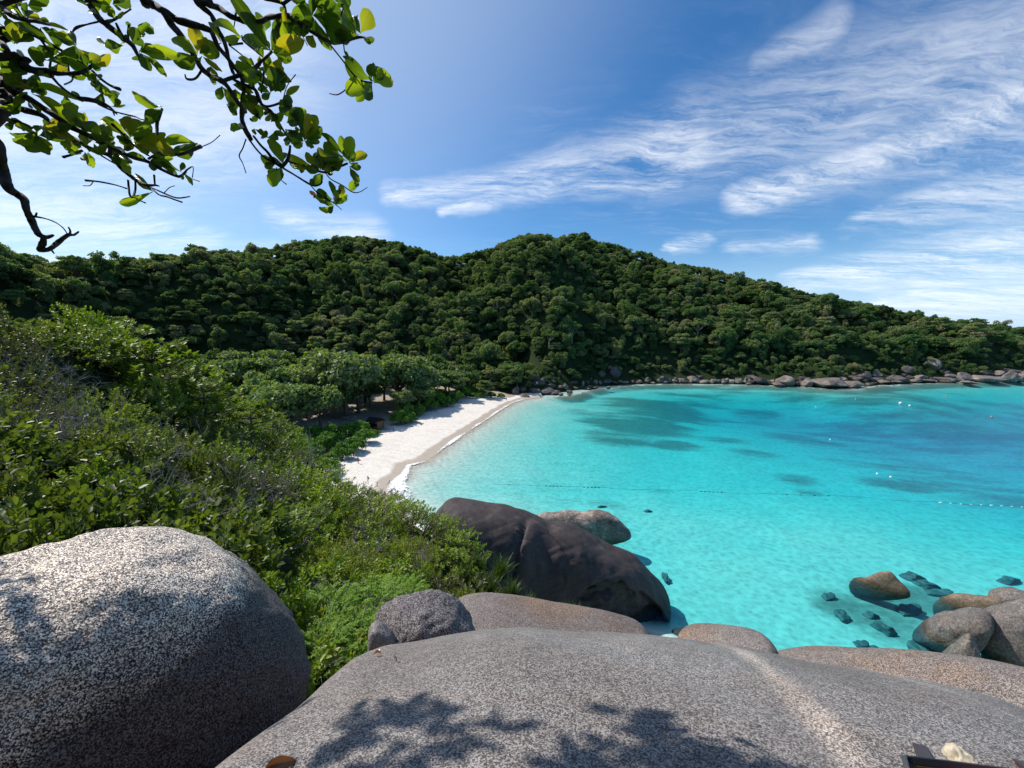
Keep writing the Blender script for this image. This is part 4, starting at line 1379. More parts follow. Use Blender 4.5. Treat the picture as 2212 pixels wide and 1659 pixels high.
def named(nm, dt):
    nd = ng.nodes.new('GeometryNodeInputNamedAttribute')
    nd.data_type = dt
    nd.inputs['Name'].default_value = nm
    return nd.outputs['Attribute']


cmb = ng.nodes.new('ShaderNodeCombineXYZ')
ng.links.new(named('tree_turn', 'FLOAT'), cmb.inputs[2])
e2r = ng.nodes.new('FunctionNodeEulerToRotation')
ng.links.new(cmb.outputs[0], e2r.inputs[0])
ng.links.new(gi_.outputs[0], iop.inputs['Points'])
ng.links.new(join.outputs[0], iop.inputs['Instance'])
ng.links.new(named('tree_kind', 'INT'), iop.inputs['Instance Index'])
ng.links.new(e2r.outputs[0], iop.inputs['Rotation'])
ng.links.new(named('tree_scale', 'FLOAT'), iop.inputs['Scale'])
ng.links.new(iop.outputs[0], go_.inputs[0])
md = forest.modifiers.new('forest', 'NODES')
md.node_group = ng
print('TREES', len(pts), 'single', len(single))

# ------------------------------------------------------------------ scrub on the near slope
M_GLOSSY = leafmat('glossy_scrub_leaves', [(0.0421, 0.0676, 0.0192), (0.0891, 0.129, 0.0324), (0.1588, 0.1966, 0.048), (0.2511, 0.2765, 0.078)], tfac=0.46, rough=0.44, spec=0.42, trans=(0.6, 0.75, 0.07), objvar=0.35)
M_OLIVE = leafmat('olive_scrub_leaves', [(0.054, 0.065, 0.0275), (0.108, 0.1235, 0.0425), (0.165, 0.1707, 0.0575), (0.18, 0.1382, 0.0625)], tfac=0.36, rough=0.38, spec=0.45, objvar=0.35)
M_BRIGHT = leafmat('bright_scrub_leaves', [(0.09, 0.15, 0.02), (0.165, 0.2476, 0.03), (0.255, 0.3374, 0.045), (0.33, 0.36, 0.065)], tfac=0.46, rough=0.42, spec=0.4, objvar=0.3, trans=(0.65, 0.8, 0.07))
M_FINE = leafmat('fine_yellow_green_leaves', [(0.1152, 0.1584, 0.024), (0.1944, 0.2376, 0.036), (0.2736, 0.3024, 0.054)], tfac=0.46, rough=0.45, spec=0.3, objvar=0.3, trans=(0.7, 0.8, 0.08))
M_FEATHER = leafmat('light_feathery_leaves', [(0.13, 0.24, 0.02), (0.19, 0.33, 0.03), (0.26, 0.40, 0.045)], tfac=0.5, trans=(0.8, 0.95, 0.1), rough=0.45, spec=0.3, objvar=0.2)
M_ALMOND = leafmat('sea_almond_leaves', [(0.085, 0.15, 0.014), (0.135, 0.22, 0.022), (0.19, 0.27, 0.035), (0.22, 0.29, 0.045), (0.34, 0.17, 0.02)], tfac=0.5, rough=0.45, spec=0.25, objvar=0.1)
M_GRASS = leafmat('strap_leaf_grass', [(0.040, 0.085, 0.020), (0.070, 0.125, 0.030), (0.11, 0.16, 0.045)], tfac=0.35, rough=0.4, spec=0.4, objvar=0.2)
M_TWIG = barkmat('grey_dry_twig', (0.17, 0.15, 0.14), (0.36, 0.33, 0.31), 30.0)
M_STEM = barkmat('brown_stem', (0.04, 0.03, 0.022), (0.12, 0.09, 0.065), 30.0)


def scrub_mesh(name, seed, mat, R=1.0, H=1.0, shoots=230, per=14, L=0.085, Wr=0.5, spread=0.9, lump=0.25, run=0.22, spike=0.25):
    r = np.random.default_rng(seed)
    d = rand_dirs(shoots, r)
    d[:, 2] = np.abs(d[:, 2]) * 1.0 - 0.12
    d = unit(d)
    k = 1 + lump * fbm(d * 2.2, 3, seed) + r.normal(0, 0.07, shoots) + (r.random(shoots) < 0.12) * spike * r.random(shoots)
    tip = d * k[:, None] * np.array([R, R, H])
    axis = unit(d * np.array([0.9, 0.9, 0.8]) + np.array([0, 0, 0.35]) + r.normal(size=d.shape) * 0.28)
    tonebase = np.clip(r.normal(0.45, 0.2, shoots), 0, 1)
    j = np.repeat(np.arange(shoots), per)
    s = np.tile(np.linspace(0, 1, per), shoots)
    ang = np.tile(np.arange(per) * 2.399, shoots) + np.repeat(r.uniform(0, 6.28, shoots), per)
    ax = axis[j]
    a1 = unit(np.cross(ax, np.array([0.31, 0.2, 0.93])))
    a2 = np.cross(ax, a1)
    rad = a1 * np.cos(ang)[:, None] + a2 * np.sin(ang)[:, None]
    c = tip[j] - ax * (run * (1 - s))[:, None] * R
    op = spread * (1.05 - 0.55 * s)
    dd = unit(ax * np.cos(op)[:, None] + rad * np.sin(op)[:, None] + r.normal(size=ax.shape) * 0.12)
    nn = unit(ax * np.sin(op)[:, None] - rad * np.cos(op)[:, None] + r.normal(size=ax.shape) * 0.22)
    ll = L * r.uniform(0.7, 1.2, len(c)) * (1 - 0.3 * s)
    V, Fq = leaf_cloud(c, dd, nn, ll, ll * Wr, 0.14, 0.10)
    tone = np.clip(tonebase[j] + r.normal(0, 0.16, len(c)) + 0.15 * s, 0, 1)
    fol = make_mesh(name, V, Fq, mat, True, {'tone': np.repeat(tone, 6)})
    b = MB()
    for i in r.permutation(shoots)[:16]:
        e = tip[i] * 0.97
        mid = e * np.array([0.55, 0.55, 0.5]) + r.normal(size=3) * 0.05 * R
        b.tube([(0, 0, -0.25 * H), mid, e], [0.022 * R, 0.013 * R, 0.004 * R], 4, seed=int(i))
    return fol, b.mesh('stems', M_STEM)


def twig_mesh(seed, n_main=9, H=1.0):
    r = np.random.default_rng(seed)
    b = MB()

    def grow(p, d, ln, rad, lev):
        pts_ = [p]
        for k in range(4):
            d = unit(d + r.normal(size=3) * 0.22 + np.array([0, 0, 0.05]))
            pts_.append(pts_[-1] + d * ln / 4)
        b.tube(pts_, np.linspace(rad, rad * 0.45, 5), 4, cap=False)
        if lev < 3:
            for q in range(3 if lev == 0 else 3):
                i = r.integers(1, 5)
                grow(pts_[i], unit(d + r.normal(size=3) * 0.75), ln * r.uniform(0.45, 0.7), rad * 0.5, lev + 1)
    for k in range(n_main):
        a = r.uniform(0, 6.28)
        grow(np.array([r.normal() * 0.12, r.normal() * 0.12, 0.0]), unit(np.array([math.cos(a) * .7, math.sin(a) * .7, 1.0])), H * r.uniform(0.6, 1.0), 0.013, 0)
    return b.mesh('bare_twigs', M_TWIG)


def grass_mesh(seed, blades=150, L=0.75):
    r = np.random.default_rng(seed)
    V, Fq, tone = [], [], []
    for i in range(blades):
        a = r.uniform(0, 6.28)
        lean = r.uniform(0.1, 1.0)
        h = np.array([math.cos(a), math.sin(a), 0])
        s = np.array([-math.sin(a), math.cos(a), 0])
        l, wd = L * r.uniform(0.6, 1.15), 0.018 * r.uniform(0.7, 1.3)
        p = np.array([r.normal() * 0.10, r.normal() * 0.10, 0])
        k0 = len(V)
        for k in range(6):
            t = k / 5
            ang = lean * (0.35 + 1.25 * t)
            V += [p - s * wd * (1 - t * 0.9), p + s * wd * (1 - t * 0.9)]
            p = p + (h * math.sin(ang) + np.array([0, 0, math.cos(ang)])) * l / 5
        for k in range(5):
            q = k0 + 2 * k
            Fq.append((q, q + 1, q + 3, q + 2))
        tone += [r.random()] * 12
    return make_mesh('blades', np.array(V), np.array(Fq), M_GRASS, True, {'tone': tone})


def almond_mesh(seed, R=1.8, H=2.6, whorls=120):
    r = np.random.default_rng(seed)
    c, dd, nn, ll, tone = [], [], [], [], []
    b = MB()
    b.tube([(0, 0, -0.6), (0.05, 0, 0.6), (0.0, 0.1, H * 0.55), (0.1, 0, H * 0.95)], [0.10, 0.085, 0.06, 0.02], 7, seed=seed, rough=0.08)
    tiers = [(0.45, 1.0), (0.62, 0.92), (0.78, 0.72), (0.92, 0.45)]
    for hz, rz in tiers:
        for kx in range(7):
            a = r.uniform(0, 6.28)
            e = np.array([math.cos(a) * R * rz, math.sin(a) * R * rz, hz * H + 0.25 * r.random()])
            o_ = np.array([0, 0, hz * H * 0.86])
            m_ = (o_ + e) / 2 + np.array([0, 0, -0.06])
            b.tube([o_, m_, e], [0.032, 0.022, 0.010], 5, seed=seed + kx)
            for q in range(whorls // 28):
                t = r.uniform(0.45, 1.0) if q else 1.0
                p = o_ + (e - o_) * t + r.normal(size=3) * np.array([0.16, 0.16, 0.04]) * R * 0.6
                ax = unit(np.array([r.normal() * 0.3, r.normal() * 0.3, 1.0]))
                tb = r.random()
                for m in range(10):
                    g = m * 2.399 + r.uniform(0, 0.4)
                    op = 0.75 + 0.5 * (1 - m / 10)
                    a1 = unit(np.cross(ax, np.array([1.0, 0.1, 0])))
                    a2 = np.cross(ax, a1)
                    rad = a1 * math.cos(g) + a2 * math.sin(g)
                    c.append(p + ax * 0.02 * m)
                    dd.append(ax * math.cos(op) + rad * math.sin(op))
                    nn.append(ax * math.sin(op) - rad * math.cos(op) + r.normal(size=3) * 0.12)
                    ll.append(0.235 * r.uniform(0.7, 1.15))
                    tone.append(min(0.80, max(0, 0.35 + 0.3 * tb + r.normal() * 0.14)) if r.random() > 0.02 else 1.0)
    ll = np.array(ll)
    V, Fq = leaf_cloud(np.array(c), np.array(dd), np.array(nn), ll, ll * 0.62, 0.12, 0.10)
    return make_mesh('foliage', V, Fq, M_ALMOND, True, {'tone': np.repeat(np.array(tone), 6)}), b.mesh('trunk', M_BARK)


kit_glossy = [scrub_mesh('foliage', 600 + i, M_GLOSSY, shoots=210, per=12, L=0.105, Wr=0.55) for i in range(3)]
kit_olive = [scrub_mesh('foliage', 610 + i, M_OLIVE, shoots=240, per=12, L=0.075, Wr=0.5, spike=0.5) for i in range(3)]
kit_bright = [scrub_mesh('foliage', 620 + i, M_BRIGHT, shoots=230, per=11, L=0.105, Wr=0.56, spread=1.2, run=0.16, spike=0.15) for i in range(3)]
kit_fine = [scrub_mesh('foliage', 630 + i, M_FINE, shoots=380, per=12, L=0.075, Wr=0.45, spread=1.0, spike=0.1) for i in range(2)]
NEAR = {'glossy': [scrub_mesh('foliage', 660 + i, M_GLOSSY, shoots=130, per=10, L=0.20, Wr=0.60, run=0.34, lump=0.32) for i in range(3)],
        'olive': [scrub_mesh('foliage', 664 + i, M_OLIVE, shoots=170, per=11, L=0.135, Wr=0.52, spike=0.6, run=0.3) for i in range(2)],
        'bright': [scrub_mesh('foliage', 667 + i, M_BRIGHT, shoots=170, per=11, L=0.145, Wr=0.56, spread=1.2, run=0.2, spike=0.1) for i in range(2)],
        'fine': [scrub_mesh('foliage', 669 + i, M_FINE, shoots=300, per=12, L=0.105, Wr=0.42, spread=1.0, spike=0.1, run=0.2) for i in range(2)]}
kit_twig = [twig_mesh(640 + i) for i in range(4)]
kit_grass = [grass_mesh(650 + i) for i in range(2)]
scrub_style = {
    'glossy': (kit_glossy, 'glossy_shrub', 'glossy oval leaved shrub on the near slope', 'glossy leaved shrubs on the near slope'),
    'olive': (kit_olive, 'olive_shrub', 'olive brown small leaved shrub on the near slope', 'olive brown shrubs on the near slope'),
    'bright': (kit_bright, 'green_shrub', 'bright green leafy shrub on the near slope above the black boulder', 'bright green shrubs on the near slope'),
    'fine': (kit_fine, 'fine_leaved_shrub', 'yellow green shrub with fine narrow leaves in the lower middle of the near slope', 'fine leaved yellow green shrubs on the near slope')}


def to_px(q):
    d = np.asarray(q, float) - np.array([0, 0, CAM_H])
    dep = d[1] * cp - d[2] * sp
    up = d[1] * sp + d[2] * cp
    return CX + F * d[0] / dep, CY - F * up / dep


def style_at(px, py, r):
    if py > 1040 and px < 520:
        return 'glossy'
    if 520 <= px < 700 and py > 1050:
        return 'bright' if r.random() < 0.7 else 'fine'
    if 640 <= px < 900 and py > 1140:
        return 'fine' if r.random() < 0.5 else 'bright'
    if 640 <= px < 800 and py <= 1140:
        return 'olive' if r.random() < 0.45 else 'bright'
    if 780 <= px < 1120 and py < 1235:
        return 'bright' if r.random() < 0.8 else 'olive'
    if px >= 850:
        return 'olive' if r.random() < 0.65 else 'fine'
    if px < 160:
        return 'olive' if r.random() < 0.6 else 'glossy'
    return 'glossy' if r.random() < 0.55 else ('olive' if r.random() < 0.5 else 'bright')


sr = np.random.default_rng(5)
placed = []
for _ in range(30000):
    y = sr.uniform(2.2, 25)
    x = sr.uniform(-27, 2.5)
    u = x / y
    if u < -1.75 or u > 0.17 or y > edge_y(u) + 0.5:
        continue
    if x > -5.2 and y < 4.4:
        continue
    if u > -0.50 and y < 7.0 + 2.5 * (u > -0.3):
        continue
    z = near_ground(np.array([x]), np.array([y]))[0]
    px, py = to_px((x, y, z + hb_of(y)))
    if px < -200 or px > 1180:
        continue
    if px > 1030 and py > 1200:
        continue
    sp_ = np.interp(y, [3, 8, 16, 25], [0.72, 1.12, 1.55, 2.0]) * sr.uniform(0.8, 1.2)
    if placed and min((x - q[0]) ** 2 + (y - q[1]) ** 2 - (0.5 * (sp_ + q[3])) ** 2 for q in placed) < 0:
        continue
    placed.append((x, y, z, sp_, px, py))
    if len(placed) >= 420:
        break
placed.sort(key=lambda q: q[1])
cnt = {}
for (x, y, z, sp_, px, py) in placed:
    st = style_at(px, py, sr)
    kit, nm, lab, grp = scrub_style[st]
    cnt[st] = cnt.get(st, 0) + 1
    if sp_ < 1.2:
        kit = NEAR[st]
    s = sp_ * sr.uniform(0.78, 0.98)
    H = hb_of(y) * (sr.uniform(0.85, 1.5) if y < 15 else sr.uniform(0.6, 1.05))
    spot = 'close behind the huge pale boulder' if y < 7.5 else ('below the sea almond trees' if (y < 15 and px < 640) else ('above the black boulder' if px >= 640 else 'along the upper edge of the slope'))
    lab = lab.split(' on the near slope')[0].split(' in the lower')[0] + ' on the near slope ' + spot
    r_ = plant(nm, kit[cnt[st] % len(kit)], (x, y, z - 0.05), 1, sr.uniform(0, 6.28), lab, 'shrub', grp + ' ' + spot, 1, ('foliage', 'stems'))
    r_.scale = (s, s, H)
print('SCRUB', cnt)
twigs = [(60, 840, 8), (30, 900, 7), (110, 960, 8), (230, 960, 8.5), (330, 960, 9.5), (400, 1000, 9), (480, 1010, 10.5), (540, 1000, 12), (640, 940, 20), (610, 960, 17), (660, 1110, 11), (740, 1130, 11), (780, 1180, 10.5),
         (560, 1060, 10), (300, 1030, 7), (150, 1020, 7), (450, 1080, 7.5), (620, 1010, 14), (900, 1230, 11.5), (870, 1120, 14.5), (20, 780, 10), (370, 940, 12), (500, 950, 15)]
twigs = twigs[::2]
for _ in range(6):
    px_ = sr.uniform(-20, 620)
    py_ = sr.uniform(800, 1110)
    if py_ > 760 + px_ * 0.30:
        twigs.append((px_, py_, float(np.interp(py_, [800, 900, 1000, 1100], [14, 11, 8.5, 6.5])) * (1 + px_ / 1500)))
for i, (px, py, Y) in enumerate(twigs):
    q = P(px, py, Y)
    z = near_ground(q[0:1], q[1:2])[0]
    t = link('bare_shrub', kit_twig[i % 4], loc=(q[0], q[1], z + hb_of(Y) * 0.25))
    s = hb_of(Y) * sr.uniform(1.1, 1.5)
    t.scale = (s, s, s)
    t.rotation_euler = (0, 0, sr.uniform(0, 6.28))
    tag(t, 'bare grey twiggy shrub standing among the leafy scrub on the near slope', 'shrub', 'bare twiggy shrubs on the near slope')

alm = [(200, 790, 14.5, 1.0, 'large leaved yellow green sea almond tree, left one of the row above the scrub'), (330, 800, 15.5, 1.12, 'large leaved sea almond tree with a visible trunk, middle one of the row'),
       (445, 860, 16.5, 0.95, 'large leaved sea almond tree, right and lowest one of the row above the scrub'), (540, 905, 19, 0.8, 'small sea almond bush at the right end of the row of large leaved trees'),
       (270, 735, 17.5, 0.9, 'tallest sea almond shoot rising above its neighbours against the dark hill')]
for i, (px, py, Y, s, lab) in enumerate(alm):
    q = P(px, py, Y)
    am = almond_mesh(700 + i)
    zg_ = near_ground(q[0:1], q[1:2])[0]
    r_ = plant('sea_almond_tree', am, (q[0], q[1], q[2] - 1.75 * s), s, sr.uniform(0, 6.28), lab, 'tree', None, 1, ('foliage', 'trunk'))

grs = [(1082, 1215, 13.3, 1.15, 'tall strap leaved grass tuft below the bright shrubs beside the black boulder'), (1060, 1250, 12.6, 1.0, 'strap leaved grass tuft at the lower edge of the scrub, left of the tall one'),
       (1105, 1262, 12.4, 0.9, 'strap leaved grass tuft leaning against the flank of the black boulder'), (1140, 1290, 11.8, 0.65, 'small grass tuft on the brown rock shelf'),
       (1235, 1318, 10.6, 0.85, 'round grass tuft growing alone on the brown rock shelf before the black boulder'), (1030, 1200, 13.8, 0.9, 'grass tuft half hidden under the bright shrubs'),
       (585, 915, 23, 1.7, 'spiky screw pine tuft standing where the scrub meets the beach grove')]
for i, (px, py, Y, s, lab) in enumerate(grs):
    q = P(px, py + 25 * s, Y)
    t = link('grass_tuft', kit_grass[i % 2], loc=q - np.array([0, 0, 0.1]))
    t.scale = (s, s, s)
    t.rotation_euler = (0, 0, i)
    tag(t, lab, 'grass tuft')

# light green feathery shrub in the gap between the boulders: twigs, leaflets in rows
def feather_mesh(seed, R=0.75):
    r = np.random.default_rng(seed)
    c, dd, nn, tone = [], [], [], []
    b = MB()
    for i in range(190):
        d = rand_dirs(1, r)[0]
        d[2] = abs(d[2])
        e = d * np.array([R, R, R * 0.75]) * r.uniform(0.72, 1.06)
        o_ = e * 0.55 + np.array([0, 0, -0.05])
        ax = unit(e - o_ + r.normal(size=3) * 0.12)
        ln = 0.26 * r.uniform(0.7, 1.3)
        sd = unit(np.cross(ax, np.array([0, 0, 1.0])))
        tb = r.random()
        if i % 3 == 0:
            b.tube([(0, 0, -0.2), o_ * 0.8, e], [0.010, 0.006, 0.002], 4)
        for k in range(13):
            t = k / 12
            for sg in (-1, 1):
                p = e + ax * ln * t - np.array([0, 0, 0.10 * t * t])
                c.append(p)
                dd.append(sd * sg + ax * 0.45 + r.normal(size=3) * 0.12)
                nn.append(np.array([0, 0, 1.0]) + r.normal(size=3) * 0.25)
                tone.append(np.clip(0.5 * tb + 0.25 + r.normal() * 0.15, 0, 1))
    ll = np.full(len(c), 0.048) * r.uniform(0.8, 1.2, len(c))
    V, Fq = leaf_cloud(np.array(c), np.array(dd), np.array(nn), ll, ll * 0.42, 0.08, 0.1)
    return make_mesh('foliage', V, Fq, M_FEATHER, True, {'tone': np.repeat(np.array(tone), 6)}), b.mesh('stems', M_TWIG)


fk = [feather_mesh(750 + i) for i in range(2)]
for i, (px, py, Y, s, lab) in enumerate([(700, 1330, 6.0, 1.0, 'light green feathery shrub filling the gap between the two grey boulders'), (790, 1310, 6.6, 1.0, 'light green feathery shrub hanging over the top of the dark speckled boulder'),
                                          (690, 1405, 5.0, 0.72, 'light green feathery shrub low in the gap next to the slab'), (760, 1370, 5.6, 0.8, 'light green feathery shrub in front of the dark speckled boulder'),
                                          (860, 1280, 7.6, 0.75, 'light green feathery spray behind the dark speckled boulder'), (650, 1320, 6.6, 0.8, 'light green feathery shrub half hidden by the huge pale boulder')]):
    q = P(px, py, Y)
    plant('feathery_shrub', fk[i % 2], (q[0], q[1], q[2] - 0.30 * s), s, i * 1.3, lab, 'shrub', None, 1, ('foliage', 'stems'))

# ------------------------------------------------------------------ overhanging tree
def big_leaf_mat(name, a, b, vein, tr, tfac):
    m, n, out = material(name)
    tc = n.new('ShaderNodeTexCoord').outputs['Object']
    x, y, z = n.sep(tc)
    ax_ = n.math('ABSOLUTE', x)
    rnd = n.new('ShaderNodeObjectInfo').outputs['Random']
    col = n.mix(rnd, a, b)
    nz = n.noise(tc, 5.0, 4)
    col = n.mix(n.maprange(nz, 0.55, 0.75, 0, 0.5), col, n.mix(1.0, col, (1.5, 1.0, 0.5), 'MULTIPLY'))
    mid = n.maprange(ax_, 0.0, 0.035, 1.0, 0.0)
    side = n.math('PINGPONG', n.math('MULTIPLY_ADD', ax_, -0.75, y), 0.055)
    sv = n.math('MULTIPLY', n.maprange(side, 0.0, 0.012, 1.0, 0.0), 0.45)
    vv = n.math('MAXIMUM', mid, sv)
    col = n.mix(n.math('MULTIPLY', vv, 0.6), col, vein)
    d = principled(n, col, 0.30, 0.5, n.bump(vv, 0.3, 0.02))
    t = n.new('ShaderNodeBsdfTranslucent')
    n.put(t.inputs[0], n.mix(1.0, col, tr, 'MULTIPLY'))
    ms = n.new('ShaderNodeMixShader')
    ms.inputs[0].default_value = tfac
    n.l.new(d, ms.inputs[1])
    n.l.new(t.outputs[0], ms.inputs[2])
    n.l.new(ms.outputs[0], out)
    return m


ML = {'g': big_leaf_mat('leaf_green', (0.085, 0.135, 0.012), (0.135, 0.185, 0.016), (0.14, 0.18, 0.04), (3.0, 2.9, 0.7), 0.55),
      'y': big_leaf_mat('leaf_yellow_green', (0.12, 0.155, 0.016), (0.17, 0.165, 0.016), (0.10, 0.11, 0.02), (2.6, 2.4, 0.7), 0.62),
      'd': big_leaf_mat('leaf_dark_green', (0.034, 0.060, 0.010), (0.075, 0.115, 0.013), (0.09, 0.13, 0.03), (2.8, 3.0, 0.8), 0.52),
      'b': big_leaf_mat('leaf_brown', (0.20, 0.10, 0.045), (0.28, 0.15, 0.07), (0.12, 0.06, 0.03), (1.4, 1.0, 0.6), 0.3)}


def leaf_blade(seed, mat, curl=0.10, torn=False):
    """one obovate leaf, length 1 along +Y, blade about 1 wide, face +Z; a raised midrib fold, a bent tip, wavy edge"""
    r = np.random.default_rng(seed)
    rowsn, V = 13, []
    for i in range(rowsn):
        t = (1 - math.cos(PI * i / (rowsn - 1))) / 2
        wv = 0.5 * (max(0.0, math.sin(PI * min(1, t ** 1.5))) ** 0.62) * (0.35 + 0.65 * min(1, t * 2.6)) + 0.012
        zc = -curl * (t - 0.35) ** 2 * 2.2
        for k in (-1, -0.5, 0, 0.5, 1):
            jag = 1 + r.normal() * (0.05 + (0.16 if torn and t > 0.5 else 0)) * (abs(k) == 1)
            V.append((k * wv * jag, t, zc + abs(k) * wv * 0.26 + (abs(k) == 1) * 0.02 * math.sin(9 * t + seed)))
    return make_mesh('leaf', np.array(V), grid_faces(rowsn, 5), mat)


leaf_kit = {k: [leaf_blade(800 + i, ML[k], 0.06 + 0.10 * i, i == 2) for i in range(4)] for k in ML}
TA = lambda x, y: (x * .1984, y * .1984)
TB = lambda x, y: (384 + x * .2232, y * .2232)
TC = lambda x, y: (384 + x * .2232, 219.4 + y * .2232)
TD = lambda x, y: (x * .2232, 246.8 + y * .2232)
SCL = {TA: .1984, TB: .2232, TC: .2232, TD: .2232}
tree = empty('overhanging_tree', (-6.2, 1.2, 29.0), 'overhanging tree with knobbly dark branches and big glossy backlit leaves at the upper left', 'tree')
TREE_LOC = np.array([-6.2, 1.2, 29.0])


def branch(T, pts_, Y, name='branch', mat=M_DARKBARK, start=None, grow=1.0):
    """pts_: (x, y, width) along the limb; Y: its distance"""
    P3, R3_ = [], []
    for i, (x, y, wd) in enumerate(pts_):
        px, py = T(x, y)
        yy = Y + 0.05 * math.sin(1.7 * i + x * 0.01)
        q = P(px, py, yy)
        P3.append(q)
        R3_.append(max(0.0022, 0.5 * wd * SCL[T] / F * np.linalg.norm(q - np.array([0, 0, CAM_H])) * 0.58 * grow))
    if start is not None:
        for q, rr in reversed(start):
            P3.insert(0, np.array(q, float))
            R3_.insert(0, rr * 0.62)
    P3, R3_ = np.array(P3), np.array(R3_)
    m = len(P3)
    s = np.linspace(0, m - 1, (m - 1) * 5 + 1)
    out_ = []
    for v in s:
        i = min(int(v), m - 2)
        t = v - i
        p0, p1, p2, p3 = P3[max(i - 1, 0)], P3[i], P3[i + 1], P3[min(i + 2, m - 1)]
        out_.append(0.5 * (2 * p1 + (p2 - p0) * t + (2 * p0 - 5 * p1 + 4 * p2 - p3) * t * t + (3 * p1 - p0 - 3 * p2 + p3) * t ** 3))
    out_ = np.array(out_)
    rr = np.interp(s, np.arange(m), R3_)
    kn = 1 + 0.13 * vnoise(np.stack([s * 1.9, s * 0 + Y * 7, s * 0 + len(pts_)], -1), 3)
    V, Fc = tube(out_ - TREE_LOC, rr * kn, 8, seed=m, rough=0.07)
    return link(name, make_mesh(name, V, Fc, mat), tree)


Y1, Y2 = 2.65, 2.25
crownp = [(-5.6, 1.6, 33.4), (-4.2, 2.2, 35.2)]
branch(TA, [(1430, -260, 84), (1560, -20, 76), (1680, 60, 74), (1800, 130, 84), (1935, 225, 76)], Y1, start=[((-5.9, 1.4, 32.6), .13), ((-4.6, 2.1, 35.0), .10), ((-2.9, 2.5, 35.6), .07)])
branch(TB, [(-10, 196, 66), (150, 240, 72), (250, 268, 58), (320, 300, 54), (350, 360, 46), (390, 450, 46), (430, 500, 50), (480, 560, 45), (540, 640, 45), (600, 720, 40), (630, 800, 40), (640, 880, 40), (625, 960, 44), (620, 1135, 46), (640, 1223, 58), (690, 1320, 56), (710, 1345, 40)], Y1)
branch(TC, [(660, 365, 16), (630, 450, 13), (595, 525, 14), (630, 600, 11), (660, 692, 11)], Y1, 'twig')
branch(TC, [(690, 365, 24), (760, 460, 22), (840, 540, 22), (930, 590, 36), (1010, 628, 52)], Y1)
branch(TC, [(735, 335, 28), (800, 420, 30), (865, 485, 32), (930, 570, 42), (1000, 625, 52)], Y1)
branch(TC, [(1005, 632, 48), (1055, 575, 38), (1080, 500, 34), (1088, 430, 26)], Y1, 'twig')
branch(TC, [(1020, 645, 26), (1130, 710, 22), (1260, 790, 30), (1330, 815, 25), (1390, 788, 24), (1392, 715, 16)], Y1)
branch(TC, [(1060, 575, 24), (1200, 620, 24), (1420, 685, 30), (1540, 640, 32), (1640, 600, 26)], Y1)
branch(TC, [(1430, 690, 13), (1480, 750, 15), (1590, 810, 17), (1690, 875, 17), (1760, 875, 11), (1835, 830, 9)], Y1, 'twig')
branch(TC, [(1290, 815, 12), (1350, 880, 18), (1450, 945, 20), (1520, 990, 15), (1585, 1045, 10)], Y1, 'twig')
branch(TC, [(955, 640, 13), (985, 740, 11), (1050, 800, 15)], Y1, 'twig')
branch(TB, [(-128, 118, 66), (-70, 225, 66), (20, 330, 56), (90, 430, 54), (170, 560, 54), (230, 660, 58), (300, 720, 54), (400, 770, 58), (450, 800, 56), (510, 880, 48), (560, 960, 46), (620, 1050, 46), (625, 1120, 46)], Y1 - 0.08)
branch(TB, [(430, 785, 40), (560, 740, 42), (680, 700, 42), (750, 660, 42), (800, 600, 36), (860, 550, 32), (910, 500, 24)], Y1 - 0.08)
branch(TB, [(230, 685, 24), (170, 760, 21), (90, 765, 24), (70, 720, 10)], Y1 - 0.08, 'twig')
branch(TB, [(540, 770, 32), (640, 820, 37), (740, 860, 42), (780, 940, 42), (820, 1020, 42), (900, 1080, 46), (950, 1140, 32), (1000, 1225, 26), (1060, 1320, 20), (1100, 1375, 14)], Y1 - 0.02)
branch(TB, [(835, 690, 22), (820, 800, 20), (808, 900, 18)], Y1 - 0.02, 'twig')
branch(TB, [(650, 880, 26), (760, 960, 26), (860, 1030, 26), (1010, 990, 24)], Y1, 'twig')
branch(TB, [(60, -260, 80), (170, -20, 70), (230, 60, 56), (320, 140, 52), (350, 200, 52), (390, 290, 46), (440, 380, 46), (470, 470, 42), (500, 600, 32), (530, 690, 35), (560, 740, 32)], Y1 + 0.12, start=[((-5.8, 1.5, 33.0), .11), ((-3.8, 2.7, 35.8), .08)])
branch(TB, [(190, -20, 58), (290, 40, 56), (400, 80, 60), (500, 150, 56), (600, 190, 52), (700, 215, 56), (800, 210, 52), (880, 170, 47), (980, 155, 46), (1080, 155, 50), (1150, 200, 46), (1220, 260, 46), (1300, 310, 40), (1400, 370, 36), (1500, 415, 36), (1600, 405, 36), (1700, 370, 36), (1790, 360, 25), (1850, 385, 18)], Y1 + 0.12)
branch(TB, [(1480, 440, 19), (1600, 590, 17), (1700, 720, 18), (1780, 780, 20), (1880, 800, 20)], Y1 + 0.12, 'twig')
branch(TB, [(1712, 735, 13), (1640, 850, 13), (1550, 915, 15), (1470, 905, 12)], Y1 + 0.12, 'twig')
branch(TB, [(840, -15, 36), (1010, 30, 36), (1050, 140, 22)], Y1 + 0.12)
branch(TB, [(1030, 30, 36), (1150, -60, 40)], Y1 + 0.12)
branch(TB, [(500, 440, 16), (640, 550, 15), (725, 650, 14)], Y1 + 0.1, 'twig')
branch(TB, [(620, 350, 18), (640, 400, 17), (760, 500, 15), (830, 560, 14)], Y1 + 0.05, 'twig')
branch(TB, [(500, 430, 26), (560, 425, 26), (625, 420, 22)], Y1 + 0.1, 'twig')
branch(TB, [(565, 150, 12), (550, 220, 11), (540, 285, 9)], Y1 + 0.12, 'twig')
branch(TB, [(560, 145, 22), (568, 100, 20), (600, 85, 14)], Y1 + 0.12, 'twig')
branch(TB, [(1185, 310, 10), (1225, 380, 9), (1255, 440, 9)], Y1 + 0.12, 'twig')
